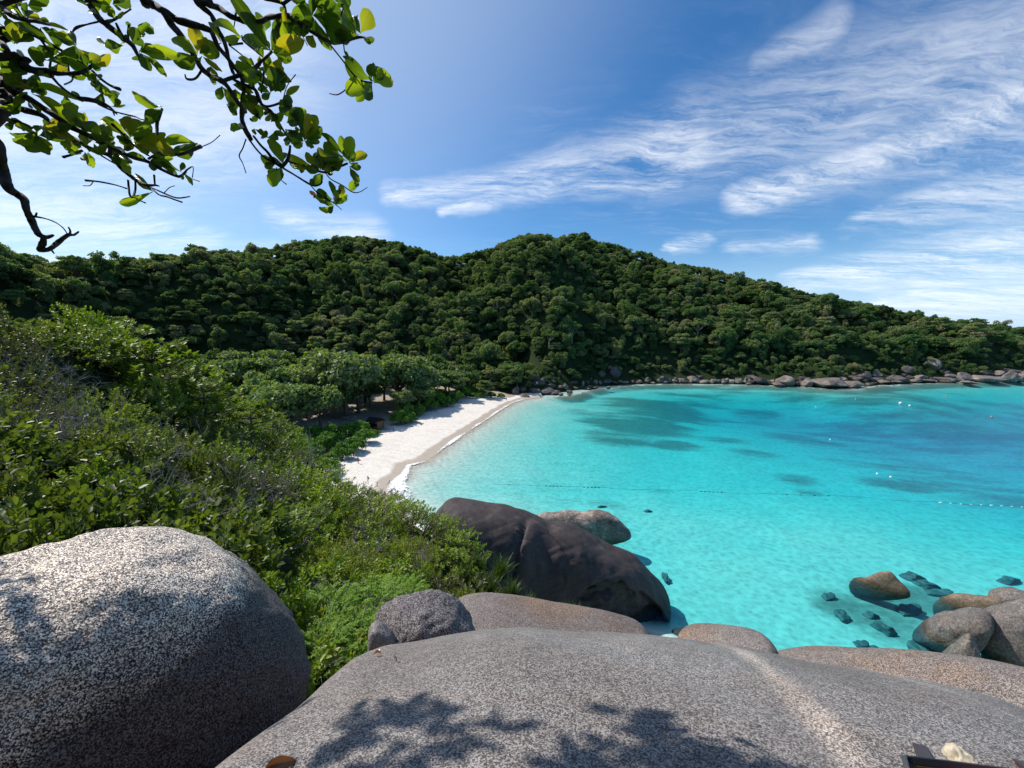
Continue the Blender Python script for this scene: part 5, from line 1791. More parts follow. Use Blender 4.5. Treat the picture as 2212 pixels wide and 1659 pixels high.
branch(TB, [(1020, 960, 12), (1060, 830, 10), (1140, 722, 12)], Y1, 'twig')
branch(TB, [(1605, 420, 13), (1615, 500, 14), (1640, 545, 16), (1700, 580, 12)], Y1 + 0.12, 'twig')
branch(TB, [(980, 1050, 12), (1090, 1070, 11), (1165, 1050, 14)], Y1, 'twig')
branch(TB, [(1570, 170, 14), (1610, 60, 14), (1640, -20, 16)], Y1 + 0.12, 'twig')
branch(TA, [(-260, 330, 70), (0, 450, 54), (80, 560, 64), (180, 650, 74), (300, 740, 82), (420, 780, 74), (520, 770, 52), (620, 800, 48), (760, 800, 37), (880, 790, 37), (970, 740, 36), (1005, 700, 20)], Y2, start=[((-6.0, 1.3, 31.8), .12), ((-5.2, 1.8, 33.2), .09)])
branch(TA, [(530, 790, 30), (640, 920, 27), (760, 1020, 36), (860, 1070, 50), (1000, 1090, 50), (1120, 1130, 42), (1200, 1170, 26), (1270, 1240, 17)], Y2)
branch(TA, [(1070, 1135, 20), (1250, 1215, 17), (1450, 1265, 18), (1485, 1275, 14), (1560, 1305, 13), (1690, 1310, 14)], Y2, 'twig')
branch(TA, [(1765, 1185, 28), (1730, 1290, 30), (1710, 1340, 34), (1712, 1521, 26), (1708, 1700, 22)], Y2, 'twig')
branch(TA, [(1000, 765, 24), (1100, 860, 27), (1200, 930, 27), (1300, 970, 36)], Y2, 'twig')
branch(TA, [(800, 800, 18), (780, 880, 14), (700, 920, 14)], Y2, 'twig')
branch(TA, [(750, 780, 16), (740, 690, 14), (680, 600, 14), (620, 560, 12)], Y2, 'twig')
branch(TA, [(-260, 640, 70), (0, 840, 62), (60, 920, 64), (150, 1000, 72), (270, 1050, 72), (400, 1130, 67), (520, 1210, 62), (650, 1300, 62), (760, 1380, 62), (889 * 1.125, 1490, 54), (1080, 1535, 50), (1182, 1600, 46), (1316, 1656, 44), (1463, 1720, 44), (1620, 1765, 42), (1778, 1855, 37), (1947, 1922, 36), (2025, 1866, 24)], Y2 - 0.05, start=[((-6.0, 1.3, 31.5), .13), ((-5.2, 1.6, 32.6), .10)])
branch(TD, [(1790, 580, 12), (1860, 625, 10), (1930, 650, 8)], Y2, 'twig')
branch(TA, [(-260, 1000, 64), (0, 1100, 62), (100, 1150, 62), (230, 1190, 62), (420, 1240, 56), (520, 1300, 42), (640, 1400, 36), (800, 1500, 34), (900, 1567, 48), (1013, 1634, 54), (1136, 1668, 50), (1226, 1724, 46), (1327, 1837, 46), (1418, 1915, 46), (1496, 1971, 42), (1597, 2016, 36), (1688, 2016, 30), (1733, 2027, 14)], Y2 + 0.05, start=[((-6.1, 1.2, 31.2), .12), ((-5.4, 1.5, 31.9), .09)])
branch(TD, [(1430, 700, 16), (1500, 725, 16), (1600, 770, 16), (1720, 810, 18), (1840, 795, 14)], Y2 + 0.05, 'twig')
branch(TD, [(1480, 725, 16), (1540, 780, 18), (1620, 800, 17), (1700, 830, 18), (1760, 850, 22)], Y2 + 0.05, 'twig')
branch(TD, [(1310, 650, 22), (1310, 730, 22), (1285, 800, 20), (1255, 775, 20), (1240, 640, 22)], Y2 + 0.05, 'twig')
branch(TD, [(1225, 718, 15), (1100, 680, 15), (940, 650, 18), (830, 640, 22)], Y2 + 0.05, 'twig')
branch(TD, [(900, 655, 9), (870, 690, 7), (805, 692, 7)], Y2 + 0.05, 'twig')
branch(TD, [(1280, 805, 14), (1340, 830, 14), (1405, 857, 16)], Y2 + 0.05, 'twig')
branch(TD, [(1500, 690, 18), (1492, 590, 20)], Y2 + 0.05, 'twig')
branch(TD, [(1590, 760, 9), (1640, 710, 8), (1690, 692, 9)], Y2 + 0.05, 'twig')
branch(TD, [(1440, 430, 27), (1500, 400, 26), (1640, 390, 24), (1780, 380, 32), (1940, 310, 46)], Y2 - 0.05, 'twig')
branch(TD, [(1945, 318, 9), (2050, 270, 7), (2130, 202, 7)], Y2 - 0.05, 'twig')
branch(TD, [(1800, 545, 20), (1868, 508, 9), (1862, 610, 8)], Y2 - 0.05, 'twig')
branch(TD, [(980, 400, 16), (1080, 460, 14), (1190, 520, 13)], Y2 + 0.05, 'twig')
branch(TD, [(800, 350, 22), (700, 390, 20), (610, 415, 26)], Y2 + 0.05, 'twig')
branch(TD, [(1090, 100, 30), (1200, 200, 22), (1320, 320, 18), (1440, 400, 16)], Y2 - 0.05, 'twig')
branch(TD, [(1060, 400, 40), (1070, 320, 34), (1100, 270, 26)], Y2, 'twig')
branch(TA, [(760, -200, 60), (930, -20, 54), (1000, 80, 62), (1080, 200, 64), (1150, 260, 62), (1250, 340, 62), (1350, 420, 62), (1440, 490, 52), (1490, 580, 42), (1530, 640, 30)], Y2 + 0.2, start=[((-5.9, 1.4, 32.3), .11), ((-4.3, 2.0, 34.6), .08)])
branch(TA, [(1090, 232, 17), (950, 265, 16), (835, 300, 24), (780, 360, 12)], Y2 + 0.2, 'twig')
branch(TA, [(1160, 240, 40), (1240, 215, 26), (1330, 160, 16), (1425, 98, 16)], Y2 + 0.2, 'twig')
branch(TA, [(1400, 440, 24), (1395, 360, 22), (1405, 270, 18)], Y2 + 0.2, 'twig')
branch(TA, [(1390, 450, 30), (1320, 370, 30), (1265, 255, 22)], Y2 + 0.2, 'twig')
branch(TA, [(-200, -60, 60), (0, 60, 48), (120, 170, 44), (260, 210, 42), (400, 235, 36), (540, 270, 20)], Y2 - 0.15, start=[((-5.9, 1.3, 32.4), .10)])
branch(TA, [(310, 360, 30), (390, 400, 30), (480, 440, 32), (620, 520, 32), (750, 600, 27), (900, 700, 26), (965, 740, 22)], Y2 + 0.05, 'twig')
branch(TA, [(100, -80, 44), (200, 130, 36), (300, 240, 32), (390, 360, 28), (480, 480, 24), (550, 600, 18), (540, 740, 18)], Y2 + 0.1)
branch(TA, [(0, 990, 42), (80, 985, 38), (130, 1080, 18)], Y2, 'twig')
branch(TA, [(-40, 1230, 44), (100, 1310, 48), (220, 1340, 40), (330, 1390, 36)], Y2)
# the bare dead limb at the left
branch(TD, [(-340, 60, 60), (-120, 190, 56), (0, 290, 54), (12, 400, 62), (22, 500, 72), (45, 620, 78), (85, 720, 72), (150, 765, 62), (230, 825, 62), (258, 930, 56), (308, 1030, 56), (348, 1120, 54), (388, 1172, 50), (450, 1190, 40), (512, 1172, 24)], 1.9, grow=1.08, start=[((-6.0, 1.3, 30.9), .12), ((-4.4, 1.6, 32.0), .08)])
branch(TD, [(425, 1180, 42), (415, 1250, 50), (380, 1312, 42), (450, 1312, 42), (500, 1292, 42), (570, 1232, 42), (660, 1168, 36), (715, 1168, 22), (762, 1135, 14)], 1.9, grow=1.08)
branch(TD, [(672, 1165, 24), (680, 1130, 18), (664, 1095, 13)], 1.9, 'twig')
branch(TD, [(325, 988, 24), (440, 1010, 13), (540, 1048, 11), (610, 1100, 11), (652, 1158, 11)], 1.9, 'twig')
branch(TD, [(345, 985, 16), (355, 955, 14)], 1.9, 'twig')
branch(TD, [(488, 1300, 18), (522, 1346, 13)], 1.9, 'twig')
# trunk, out of the picture on the left
tv = [np.array(q, float) - TREE_LOC for q in ((-6.2, 1.2, 28.4), (-6.25, 1.15, 29.4), (-6.1, 1.25, 30.6), (-6.0, 1.3, 31.6), (-5.9, 1.4, 32.8))]
V, Fc = tube(tv, [0.34, 0.26, 0.22, 0.19, 0.13], 12, seed=2, rough=0.06)
link('trunk', make_mesh('trunk', V, Fc, M_DARKBARK), tree)

leaves = []
def LB(T, Y, lst):
    for t in lst:
        leaves.append((T, Y) + t)


LB(TB, Y1, [(190, 520, 180, 280, 'y', .5), (210, 520, 252, 380, 'y', .45), (220, 515, 370, 420, 'g', .5), (215, 520, 385, 485, 'd', .5), (190, 530, 10, 400, 'g', .55), (180, 540, -20, 580, 'd', .6), (230, 540, 300, 645, 'y', .4), (425, 415, 375, 320, 'y', .5),
            (620, 352, 430, 258, 'g', .45), (605, 355, 520, 415, 'g', .4), (830, 560, 785, 470, 'g', .45), (960, 530, 1040, 592, 'd', .3), (740, 670, 555, 620, 'g', .45), (760, 660, 735, 585, 'y', .5), (840, 680, 860, 570, 'g', .45), (850, 690, 985, 640, 'y', .5),
            (860, 720, 1040, 785, 'd', .45), (840, 720, 945, 700, 'g', .5), (790, 690, 760, 800, 'g', .55), (940, 880, 840, 745, 'd', .5), (940, 890, 960, 735, 'd', .5), (1000, 900, 1000, 740, 'd', .45), (900, 900, 780, 840, 'd', .5), (640, 800, 765, 800, 'g', .5),
            (1035, 925, 1122, 900, 'y', .45), (1020, 1060, 1080, 935, 'd', .5), (430, 830, 565, 1035, 'g', .48), (530, 820, 625, 905, 'g', .5), (610, 980, 765, 1090, 'y', .5), (700, 900, 745, 1030, 'g', .5), (470, 1010, 570, 1110, 'd', .5), (320, 640, 365, 755, 'd', .5),
            (300, 750, 370, 812, 'g', .6), (730, 720, 680, 640, 'd', .5), (1000, 700, 1010, 640, 'y', .6), (870, 850, 830, 730, 'd', .5), (960, 800, 1040, 800, 'd', .5), (720, 790, 690, 860, 'g', .5), (560, 860, 600, 960, 'g', .55), (880, 640, 980, 700, 'y', .45), (770, 760, 720, 690, 'g', .5)])
LB(TB, Y1 + 0.12, [(900, 490, 680, 75, 'd', .30), (900, 490, 690, 220, 'd', .42), (850, 300, 780, 150, 'd', .4), (905, 490, 945, 288, 'd', .35), (910, 500, 1148, 455, 'y', .50), (1080, 165, 1240, 110, 'd', .55), (1050, 215, 1185, 345, 'd', .9), (1010, 200, 1040, 405, 'g', .4), (1300, 150, 1140, -10, 'd', .45), (1300, 150, 1345, -30, 'd', .4),
            (1310, 150, 1570, 95, 'd', .6), (1310, 150, 1575, 245, 'd', .6), (1310, 160, 1325, 310, 'g', .5), (1320, 180, 1420, 445, 'd', .4), (1310, 340, 1290, 452, 'y', .75), (1100, 355, 1070, 410, 'y', .5), (1740, 345, 1445, 205, 'd', .5), (1720, 355, 1550, 375, 'd', .6), (1725, 310, 1630, 50, 'd', .26), (1770, 325, 1850, 115, 'y', .58),
            (1700, 310, 1648, 228, 'd', .4), (1800, 385, 1900, 392, 'd', .45), (1610, 40, 1530, -10, 'd', .6), (1660, 80, 1640, -20, 'd', .7), (1870, 780, 1615, 585, 'd', .48), (1895, 790, 2068, 745, 'g', .72), (1895, 790, 1880, 670, 'd', .26), (1910, 770, 1960, 688, 'd', .25), (1880, 810, 1635, 890, 'g', .5), (1870, 820, 1740, 955, 'g', .45), (1665, 575, 1620, 500, 'd', .35),
            (1035, 60, 1010, 135, 'y', .5), (1000, 25, 985, -30, 'y', .6), (1330, 60, 1420, -10, 'd', .6), (1250, 190, 1230, 280, 'd', .6), (1180, 170, 1130, 260, 'd', .6), (1400, 130, 1500, 60, 'd', .5), (1130, -10, 1230, 90, 'd', .6)])
LB(TC, Y1, [(650, 255, 515, 240, 'd', .55), (740, 260, 795, 305, 'd', .7), (860, 345, 800, 265, 'd', .5), (868, 350, 935, 285, 'd', .6), (900, 105, 855, 180, 'y', .4), (985, 115, 1090, 15, 'd', .6), (1050, 200, 1210, 100, 'g', .5), (1150, 240, 1130, 110, 'y', .55), (1190, 280, 1205, 105, 'd', .5), (1225, 372, 1270, 140, 'y', .40), (1230, 375, 1335, 140, 'y', .42),
            (1225, 385, 1330, 340, 'd', .4), (1230, 385, 1315, 445, 'd', .42), (1220, 385, 1065, 330, 'd', .6), (1215, 395, 1120, 425, 'd', .5), (1180, 270, 1085, 290, 'd', .6), (1065, 350, 1050, 425, 'y', .5), (1020, 605, 900, 385, 'g', .42), (1015, 590, 1048, 515, 'g', .6), (945, 605, 805, 552, 'g', .55), (985, 650, 900, 780, 'g', .62), (970, 640, 995, 725, 'd', .5),
            (1355, 655, 1120, 498, 'y', .36), (1360, 640, 1240, 498, 'y', .42), (1385, 665, 1390, 468, 'y', .40), (1395, 665, 1470, 590, 'y', .62), (1360, 640, 1330, 555, 'y', .3), (1380, 685, 1245, 660, 'd', .5), (1235, 650, 1145, 610, 'y', .45), (1440, 690, 1502, 690, 'd', .4), (1605, 575, 1415, 405, 'd', .5), (1600, 565, 1372, 540, 'd', .36), (1605, 580, 1490, 590, 'd', .6),
            (1612, 525, 1455, 348, 'd', .26), (1640, 580, 1588, 345, 'g', .30), (1660, 580, 1685, 375, 'g', .5), (1690, 585, 1815, 505, 'y', .48), (1655, 592, 1745, 592, 'y', .5), (1658, 630, 1722, 760, 'd', .45), (1722, 740, 1675, 855, 'g', .5), (1285, 822, 1385, 728, 'd', .45), (1512, 925, 1478, 778, 'd', .32), (1560, 935, 1585, 815, 'y', .42), (1528, 1002, 1608, 935, 'g', .55),
            (1540, 990, 1530, 880, 'g', .4), (1510, 1005, 1378, 1042, 'g', .45), (1492, 945, 1355, 850, 'd', .5), (1440, 965, 1335, 915, 'g', .45), (1345, 905, 1285, 890, 'b', .6), (720, 200, 760, 150, 'g', .6), (800, 180, 780, 40, 'g', .5), (900, 200, 1000, 160, 'd', .5), (1000, 290, 950, 200, 'd', .5), (1040, 260, 1130, 330, 'd', .5), (1060, 330, 980, 350, 'd', .5), (880, 120, 830, 60, 'y', .5), (1080, 120, 1160, 90, 'g', .5)])
LB(TA, Y2, [(180, 480, 100, 215, 'y', .5), (190, 475, 260, 240, 'd', .4), (150, 480, 35, 345, 'g', .45), (300, 205, 405, 145, 'y', .5), (275, 215, 125, 40, 'g', .25), (20, 70, 140, 10, 'g', .6), (60, 150, -10, 215, 'd', .6), (250, 40, 110, -20, 'g', .5), (300, 60, 490, -10, 'd', .5), (420, 250, 545, 310, 'y', .5), (440, 300, 565, 405, 'g', .5), (560, 385, 665, 315, 'y', .6),
            (700, 455, 490, 470, 'd', .5), (610, 525, 410, 385, 'd', .55), (835, 485, 675, 370, 'g', .55), (820, 485, 640, 590, 'd', .6), (840, 520, 955, 655, 'y', .3), (965, 700, 1165, 680, 'y', .5), (970, 690, 1085, 605, 'y', .55), (955, 730, 745, 640, 'd', .55), (960, 725, 770, 740, 'd', .6), (1000, 740, 1120, 722, 'd', .4), (505, 540, 330, 640, 'd', .6), (520, 660, 470, 480, 'd', .5), (530, 745, 625, 655, 'y', .6),
            (480, 725, 385, 690, 'd', .6), (60, 545, -10, 580, 'g', .6), (290, 640, -10, 670, 'd', .55), (255, 765, 45, 820, 'g', .5), (245, 780, -10, 740, 'd', .5), (225, 845, 110, 860, 'g', .6), (275, 955, 190, 905, 'g', .6), (300, 965, 405, 850, 'd', .5), (400, 985, 335, 1030, 'y', .6), (340, 995, 515, 1090, 'g', .62), (360, 985, 480, 970, 'd', .5), (420, 825, 570, 850, 'g', .45),
            (1040, 795, 975, 860, 'g', .6), (1065, 885, 975, 850, 'g', .6), (1135, 950, 980, 910, 'd', .55), (1130, 1000, 1030, 1065, 'd', .6), (1100, 900, 1190, 1060, 'g', .6), (1240, 1150, 1275, 1005, 'g', .55), (1200, 1162, 1378, 1165, 'y', .16), (905, 1110, 702, 1040, 'g', .5), (1085, 870, 990, 800, 'g', .6),
            (240, 1110, -10, 1075, 'g', .42), (140, 1150, 225, 1075, 'd', .5), (100, 1190, -10, 1225, 'y', .5), (310, 1100, 405, 1185, 'g', .5), (625, 1200, 745, 1185, 'd', .5), (800, 1372, 635, 1195, 'g', .6), (790, 1372, 725, 1185, 'g', .5), (805, 1372, 830, 1185, 'g', .55), (812, 1380, 900, 1230, 'g', .5), (820, 1382, 920, 1290, 'y', .45), (900, 1430, 880, 1320, 'd', .6), (935, 1440, 985, 1325, 'd', .6),
            (1775, 1182, 1485, 1128, 'g', .38), (1700, 1190, 1615, 1255, 'd', .55), (80, 300, -20, 260, 'd', .5), (30, 20, -30, 90, 'd', .7), (150, 130, 60, 60, 'd', .5), (90, 640, -20, 690, 'd', .5)])
LB(TA, Y2 + 0.2, [(1345, 495, 1120, 375, 'g', .42), (1350, 475, 1255, 335, 'd', .35), (1445, 475, 1490, 300, 'd', .55), (1540, 330, 1670, 345, 'd', .6), (1490, 380, 1570, 300, 'd', .4), (1510, 560, 1815, 690, 'g', .48), (1535, 570, 1745, 765, 'd', .35), (1490, 600, 1535, 700, 'd', .6), (1400, 305, 1390, 235, 'd', .7), (1245, 205, 1180, 55, 'g', .6), (1260, 205, 1315, 180, 'y', .5), (1200, 25, 1040, -10, 'g', .5),
            (1225, 45, 1430, 10, 'd', .45), (1000, 95, 910, 35, 'd', .6), (1065, 150, 1040, -10, 'g', .6), (1190, 60, 1130, 20, 'y', .5), (960, 30, 920, -30, 'g', .6), (1110, 60, 1180, -20, 'g', .5)])
LB(TD, Y2, [(870, 175, 785, 70, 'd', .6), (925, 200, 845, 125, 'g', .6), (1115, 220, 890, 140, 'g', .72), (1105, 235, 970, 100, 'g', .5), (1060, 245, 870, 190, 'd', .5), (805, 305, 685, 175, 'y', .6), (835, 315, 815, 235, 'g', .5), (1265, 235, 1110, 60, 'g', .62), (1260, 225, 1240, 80, 'd', .6), (1285, 215, 1220, 10, 'y', .66), (1290, 205, 1335, 110, 'g', .6), (1290, 235, 1430, 145, 'd', .62),
            (1305, 245, 1558, 150, 'y', .62), (1325, 265, 1560, 290, 'd', .55), (1275, 255, 1150, 270, 'd', .6), (1285, 275, 1350, 285, 'y', .6), (1305, 285, 1425, 285, 'd', .6), (1195, 345, 1285, 280, 'y', .6), (1200, 365, 1085, 400, 'd', .7), (1190, 375, 1295, 440, 'd', .7), (1145, 385, 1190, 505, 'g', .6), (1425, 405, 1330, 305, 'g', .5), (1455, 445, 1635, 465, 'g', .5), (1460, 435, 1600, 525, 'd', .5), (1500, 405, 1600, 400, 'g', .5),
            (1920, 282, 1635, 205, 'g', .40), (1745, 555, 1632, 415, 'd', .42), (1765, 575, 1858, 635, 'g', .42), (1485, 750, 1170, 782, 'g', .24), (795, 325, 635, 340, 'g', .6), (775, 315, 680, 298, 'g', .5), (775, 345, 750, 415, 'd', .5), (822, 365, 875, 490, 'g', .5), (850, 365, 965, 425, 'd', .6), (860, 365, 915, 335, 'd', .6), (365, 175, 130, 150, 'd', .55), (355, 195, 145, 275, 'g', .38), (385, 195, 580, 265, 'd', .55),
            (372, 205, 508, 350, 'y', .45), (362, 215, 300, 380, 'd', .5), (382, 215, 432, 385, 'd', .5), (335, 205, 235, 295, 'g', .5), (400, 135, 560, 170, 'y', .6), (420, 115, 555, 50, 'y', .55), (410, 155, 490, 165, 'd', .6), (350, 175, 295, 110, 'g', .6), (150, 85, 10, 20, 'g', .5), (250, 115, 160, 90, 'd', .6), (605, 115, 490, 60, 'y', .5), (620, 125, 470, 190, 'y', .6), (960, 230, 1080, 330, 'g', .5), (1350, 300, 1400, 380, 'g', .5), (900, 280, 1010, 290, 'd', .5)])
lrng = np.random.default_rng(3)
camp = np.array([0, 0, CAM_H])
traced = len(leaves)
for i in range(traced):                                  # neighbours in the same whorl
    T, Y, x0, y0, x1, y1, tone, wr = leaves[i]
    for _rep in range(1 + int(lrng.random() < 0.3)):
        a = lrng.choice([-1, 1]) * lrng.uniform(0.35, 1.1)
        k = lrng.uniform(0.5, 0.9)
        dx, dy = (x1 - x0) * k, (y1 - y0) * k
        leaves.append((T, Y, x0, y0, x0 + dx * math.cos(a) - dy * math.sin(a), y0 + dx * math.sin(a) + dy * math.cos(a), lrng.choice(['g', 'd', tone]), wr))
rest_c, rest_d, rest_n, rest_l, rest_w = [], [], [], [], []
for i, (T, Y, x0, y0, x1, y1, tone, wr) in enumerate(leaves):
    yy = Y + lrng.uniform(-0.12, 0.12)
    a = P(*T(x0, y0), yy)
    b = P(*T(x1, y1), yy + lrng.uniform(-0.06, 0.06))
    d = b - a
    L = np.linalg.norm(d)
    d = d / L
    L *= 1.04 if Y > 2.5 else 0.98
    vw = unit(a - camp)
    tilt = lrng.uniform(-0.5, 0.5)
    s = unit(np.cross(d, vw))
    nrm = unit(-vw * math.cos(tilt) + s * math.sin(tilt))
    if lrng.random() < 0.7 and nrm[2] > 0:
        nrm = -nrm                                     # seen from below
    xax = np.cross(d, nrm)
    W = L * wr * 1.16 / max(0.55, math.cos(tilt))
    M = Matrix(((xax[0] * W, d[0] * L, nrm[0] * L, a[0] - TREE_LOC[0]), (xax[1] * W, d[1] * L, nrm[1] * L, a[1] - TREE_LOC[1]), (xax[2] * W, d[2] * L, nrm[2] * L, a[2] - TREE_LOC[2]), (0, 0, 0, 1)))
    if i < 300:
        o = link('leaf', leaf_kit[tone][int(lrng.integers(0, 4))], tree)
        o.matrix_local = M
    else:
        src = leaf_kit['g'][int(lrng.integers(0, 2))]
        vs = np.array([v.co[:] for v in src.vertices])
        Mn = np.array(M)
        rest_c.append(vs @ Mn[:3, :3].T + Mn[:3, 3])
nv = len(leaf_kit['g'][0].vertices)
fq = np.concatenate([grid_faces(13, 5) + k * nv for k in range(len(rest_c))])
link('leaves', make_mesh('leaves', np.vstack(rest_c), fq, ML['d']), tree, kind='stuff')
print('LEAVES', len(leaves))

# the rest of its crown, outside the picture towards the sun; it shades the rocks
shade = [('b', 10, 1320, .40), ('b', 0, 1460, .45), ('b', 250, 1210, .34), ('b', 300, 1262, .32), ('b', 365, 1330, .24), ('b', 430, 1225, .22), ('b', 150, 1400, .14), ('b', 20, 1560, .4),
         ('s', 800, 1560, .26), ('s', 870, 1545, .28), ('s', 935, 1540, .24), ('s', 760, 1590, .24), ('s', 1330, 1640, .34), ('s', 1420, 1620, .30), ('s', 1500, 1655, .34), ('s', 1390, 1585, .26), ('s', 980, 1600, .16), ('s', 880, 1640, .24),
         ('s', 1580, 1690, .3), ('s', 1250, 1670, .24), ('s', 1060, 1575, .12), ('s', 700, 1640, .25)]
c, dd, nn, ll = [], [], [], []
for kind, px, py, rad in shade:
    tgt = slab_hit(px, py) if kind == 's' else P(px, py, 2.3)
    t = 5.0
    while t < 16:
        q = tgt + SUN * t
        if q[1] < 0.3:
            break
        ax_, ay_ = to_px(q)
        mg = 90 + rad * F / q[1] * 0.8
        if ay_ < -mg or ax_ < -mg:
            break
        t += 0.25
    q = tgt + SUN * t
    rad *= 0.72 if kind == 'b' else 0.60
    py = py if kind == 'b' else py + 18
    for j in range(int(120 * rad)):
        c.append(q + lrng.normal(size=3) * rad * 0.42)
        dd.append(lrng.normal(size=3) + np.array([0.5, 0, -0.3]))
        nn.append(lrng.normal(size=3) * 0.6 + np.array([0, 0, 1.0]))
        ll.append(0.17 * lrng.uniform(0.7, 1.2))
ll = np.array(ll)
V, Fq = leaf_cloud(np.array(c) - TREE_LOC, np.array(dd), np.array(nn), ll, ll * 0.55, 0.12, 0.12)
link('foliage', make_mesh('foliage', V, Fq, M_ALMOND, True, {'tone': np.repeat(lrng.uniform(0.2, 0.7, len(ll)), 6)}), tree, kind='stuff')

c = lrng.normal(size=(5200, 3)) * np.array([2.6, 1.1, 0.75]) + np.array([-0.8, -2.9, 35.2])  # unseen leaf mass added above and behind to cut the sky light
c = c[(c[:, 1] < -0.6) & (c[:, 2] > 33.4)]
ll = 0.19 * lrng.uniform(0.7, 1.2, len(c))
V, Fq = leaf_cloud(c - TREE_LOC, lrng.normal(size=c.shape), lrng.normal(size=c.shape) * 0.6 + np.array([0, 0, 1.0]), ll, ll * 0.55, 0.12, 0.12)
link('foliage', make_mesh('foliage', V, Fq, M_GLOSSY, True, {'tone': np.repeat(lrng.uniform(0.1, 0.6, len(ll)), 6)}), tree, kind='stuff')
V, Fc = tube(np.array([(-5.9, 1.3, 32.8), (-5.2, 0.2, 34.2), (-3.6, -1.6, 35.0), (-1.0, -2.6, 35.3), (1.6, -3.0, 35.2)]) - TREE_LOC, [.12, .10, .08, .055, .02], 8, seed=4)
link('branch', make_mesh('branch', V, Fc, M_DARKBARK), tree)  # unseen limb added to carry that leaf mass

# ------------------------------------------------------------------ the hut, tables, people on the beach
M_WOOD = plain('brown_timber', (0.20, 0.115, 0.06), 0.75, 0.2, 0.5, 2.0)
M_DARKWOOD = plain('dark_timber', (0.045, 0.030, 0.022), 0.8, 0.2, 0.4, 2.0)
M_ROOF = plain('dark_purple_brown_roofing', (0.030, 0.021, 0.025), 0.95, 0.1, 0.4, 1.5)
M_GREYWOOD = plain('weathered_grey_timber', (0.36, 0.34, 0.31), 0.8, 0.2, 0.35, 2.0)
M_CONC = plain('pale_concrete', (0.42, 0.42, 0.41), 0.85, 0.2, 0.3, 1.0)


def rotz(a):
    return np.array([[math.cos(a), -math.sin(a), 0], [math.sin(a), math.cos(a), 0], [0, 0, 1]])


q = G(812, 925, 2.7)
hut = empty('beach_hut', (q[0], q[1], 2.75), 'small brown wooden hut with a dark pitched roof at the edge of the beach trees', 'hut', rz=-0.35)
b = MB()
W_, D_, Hh = 3.4, 3.0, 2.2
b.box((0, D_ / 2, Hh / 2), (W_, 0.1, Hh)).box((-W_ / 2, 0, Hh / 2), (0.1, D_ - 0.1, Hh)).box((W_ / 2, 0, Hh / 2), (0.1, D_ - 0.1, Hh))
b.box((-W_ * 0.36, -D_ / 2, Hh / 2), (W_ * 0.27, 0.1, Hh)).box((W_ * 0.30, -D_ / 2, 0.45), (W_ * 0.39, 0.1, 0.9)).box((W_ * 0.30, -D_ / 2, Hh - 0.2), (W_ * 0.39, 0.1, 0.4)).box((-0.22, -D_ / 2, Hh - 0.12), (0.9, 0.1, 0.24))
wl = b.build('wall', M_WOOD, hut, False)
for zz_ in np.arange(0.2, Hh, 0.27):
    MB().box((-W_ * 0.36, -D_ / 2 - 0.065, zz_), (W_ * 0.27, 0.025, 0.235)).build('plank', M_WOOD, wl, False)
MB().box((-0.1, -D_ / 2 + 0.3, 0.95), (0.85, 0.05, 1.9)).build('door', M_DARKWOOD, hut, False)
MB().box((W_ * 0.30, -D_ / 2 + 0.12, 1.35), (W_ * 0.37, 0.04, 0.85)).build('window_dark_sheet', M_DARKWOOD, hut, False)  # dark sheet stands for the shade inside the window
for sg in (-1, 1):
    rb = MB()
    a = math.radians(28)
    R_ = np.array([[1, 0, 0], [0, math.cos(a), -math.sin(a)], [0, math.sin(a), math.cos(a)]]) if sg < 0 else np.array([[1, 0, 0], [0, math.cos(a), math.sin(a)], [0, -math.sin(a), math.cos(a)]])
    rb.box((0, sg * 1.15, Hh + 0.52), (W_ + 1.3, 2.72, 0.09), R_)
    for xx in np.arange(-W_ / 2 - 0.5, W_ / 2 + 0.6, 0.4):
        rb.box(np.array([xx, sg * 1.15, Hh + 0.52]) + R_ @ np.array([0, 0, 0.06]), (0.05, 2.72, 0.04), R_)
    rb.build('roof', M_ROOF, hut, False)
MB().box((0, 0, Hh + 1.18), (W_ + 1.34, 0.22, 0.08)).build('ridge_cap', M_DARKWOOD, hut, False)
for sx_ in (-1, 1):
    for sy_ in (-1, 1):
        MB().box((sx_ * (W_ / 2 + 0.12), sy_ * (D_ / 2 + 0.12), Hh / 2 - 0.1), (0.13, 0.13, Hh + 0.3)).build('post', M_DARKWOOD, hut, False)
q = G(838, 925, 2.4)
dk = MB().box((0, 0, 0.15), (2.9, 2.4, 0.6)).box((0.2, -1.45, -0.05), (2.0, 0.5, 0.32)).build('concrete_platform', M_CONC, None, False)
dk.location = (q[0], q[1], 2.3)
dk.rotation_euler = (0, 0, -0.35)
tag(dk, 'pale concrete platform with a step in front of the wooden hut', 'platform')


def picnic(loc, rz, s, lab):
    t = empty('picnic_table', loc, lab, 'table', None, rz, s)
    for k in range(5):
        MB().box((0, -0.34 + 0.17 * k, 0.74), (1.9, 0.15, 0.04)).build('plank', M_GREYWOOD, t, False)
    for sg in (-1, 1):
        for k in (0, 1):
            MB().box((0, sg * (0.72 + 0.15 * k), 0.45), (1.9, 0.13, 0.04)).build('seat', M_GREYWOOD, t, False)
    for sx_ in (-1, 1):
        MB().box((sx_ * 0.7, 0, 0.40), (0.07, 1.75, 0.07)).build('crossbar', M_DARKWOOD, t, False)
        for sg in (-1, 1):
            a = sg * 0.42
            R_ = np.array([[1, 0, 0], [0, math.cos(a), -math.sin(a)], [0, math.sin(a), math.cos(a)]])
            MB().box((sx_ * 0.7, sg * 0.42, 0.36), (0.07, 0.08, 0.84), R_).build('leg', M_DARKWOOD, t, False)


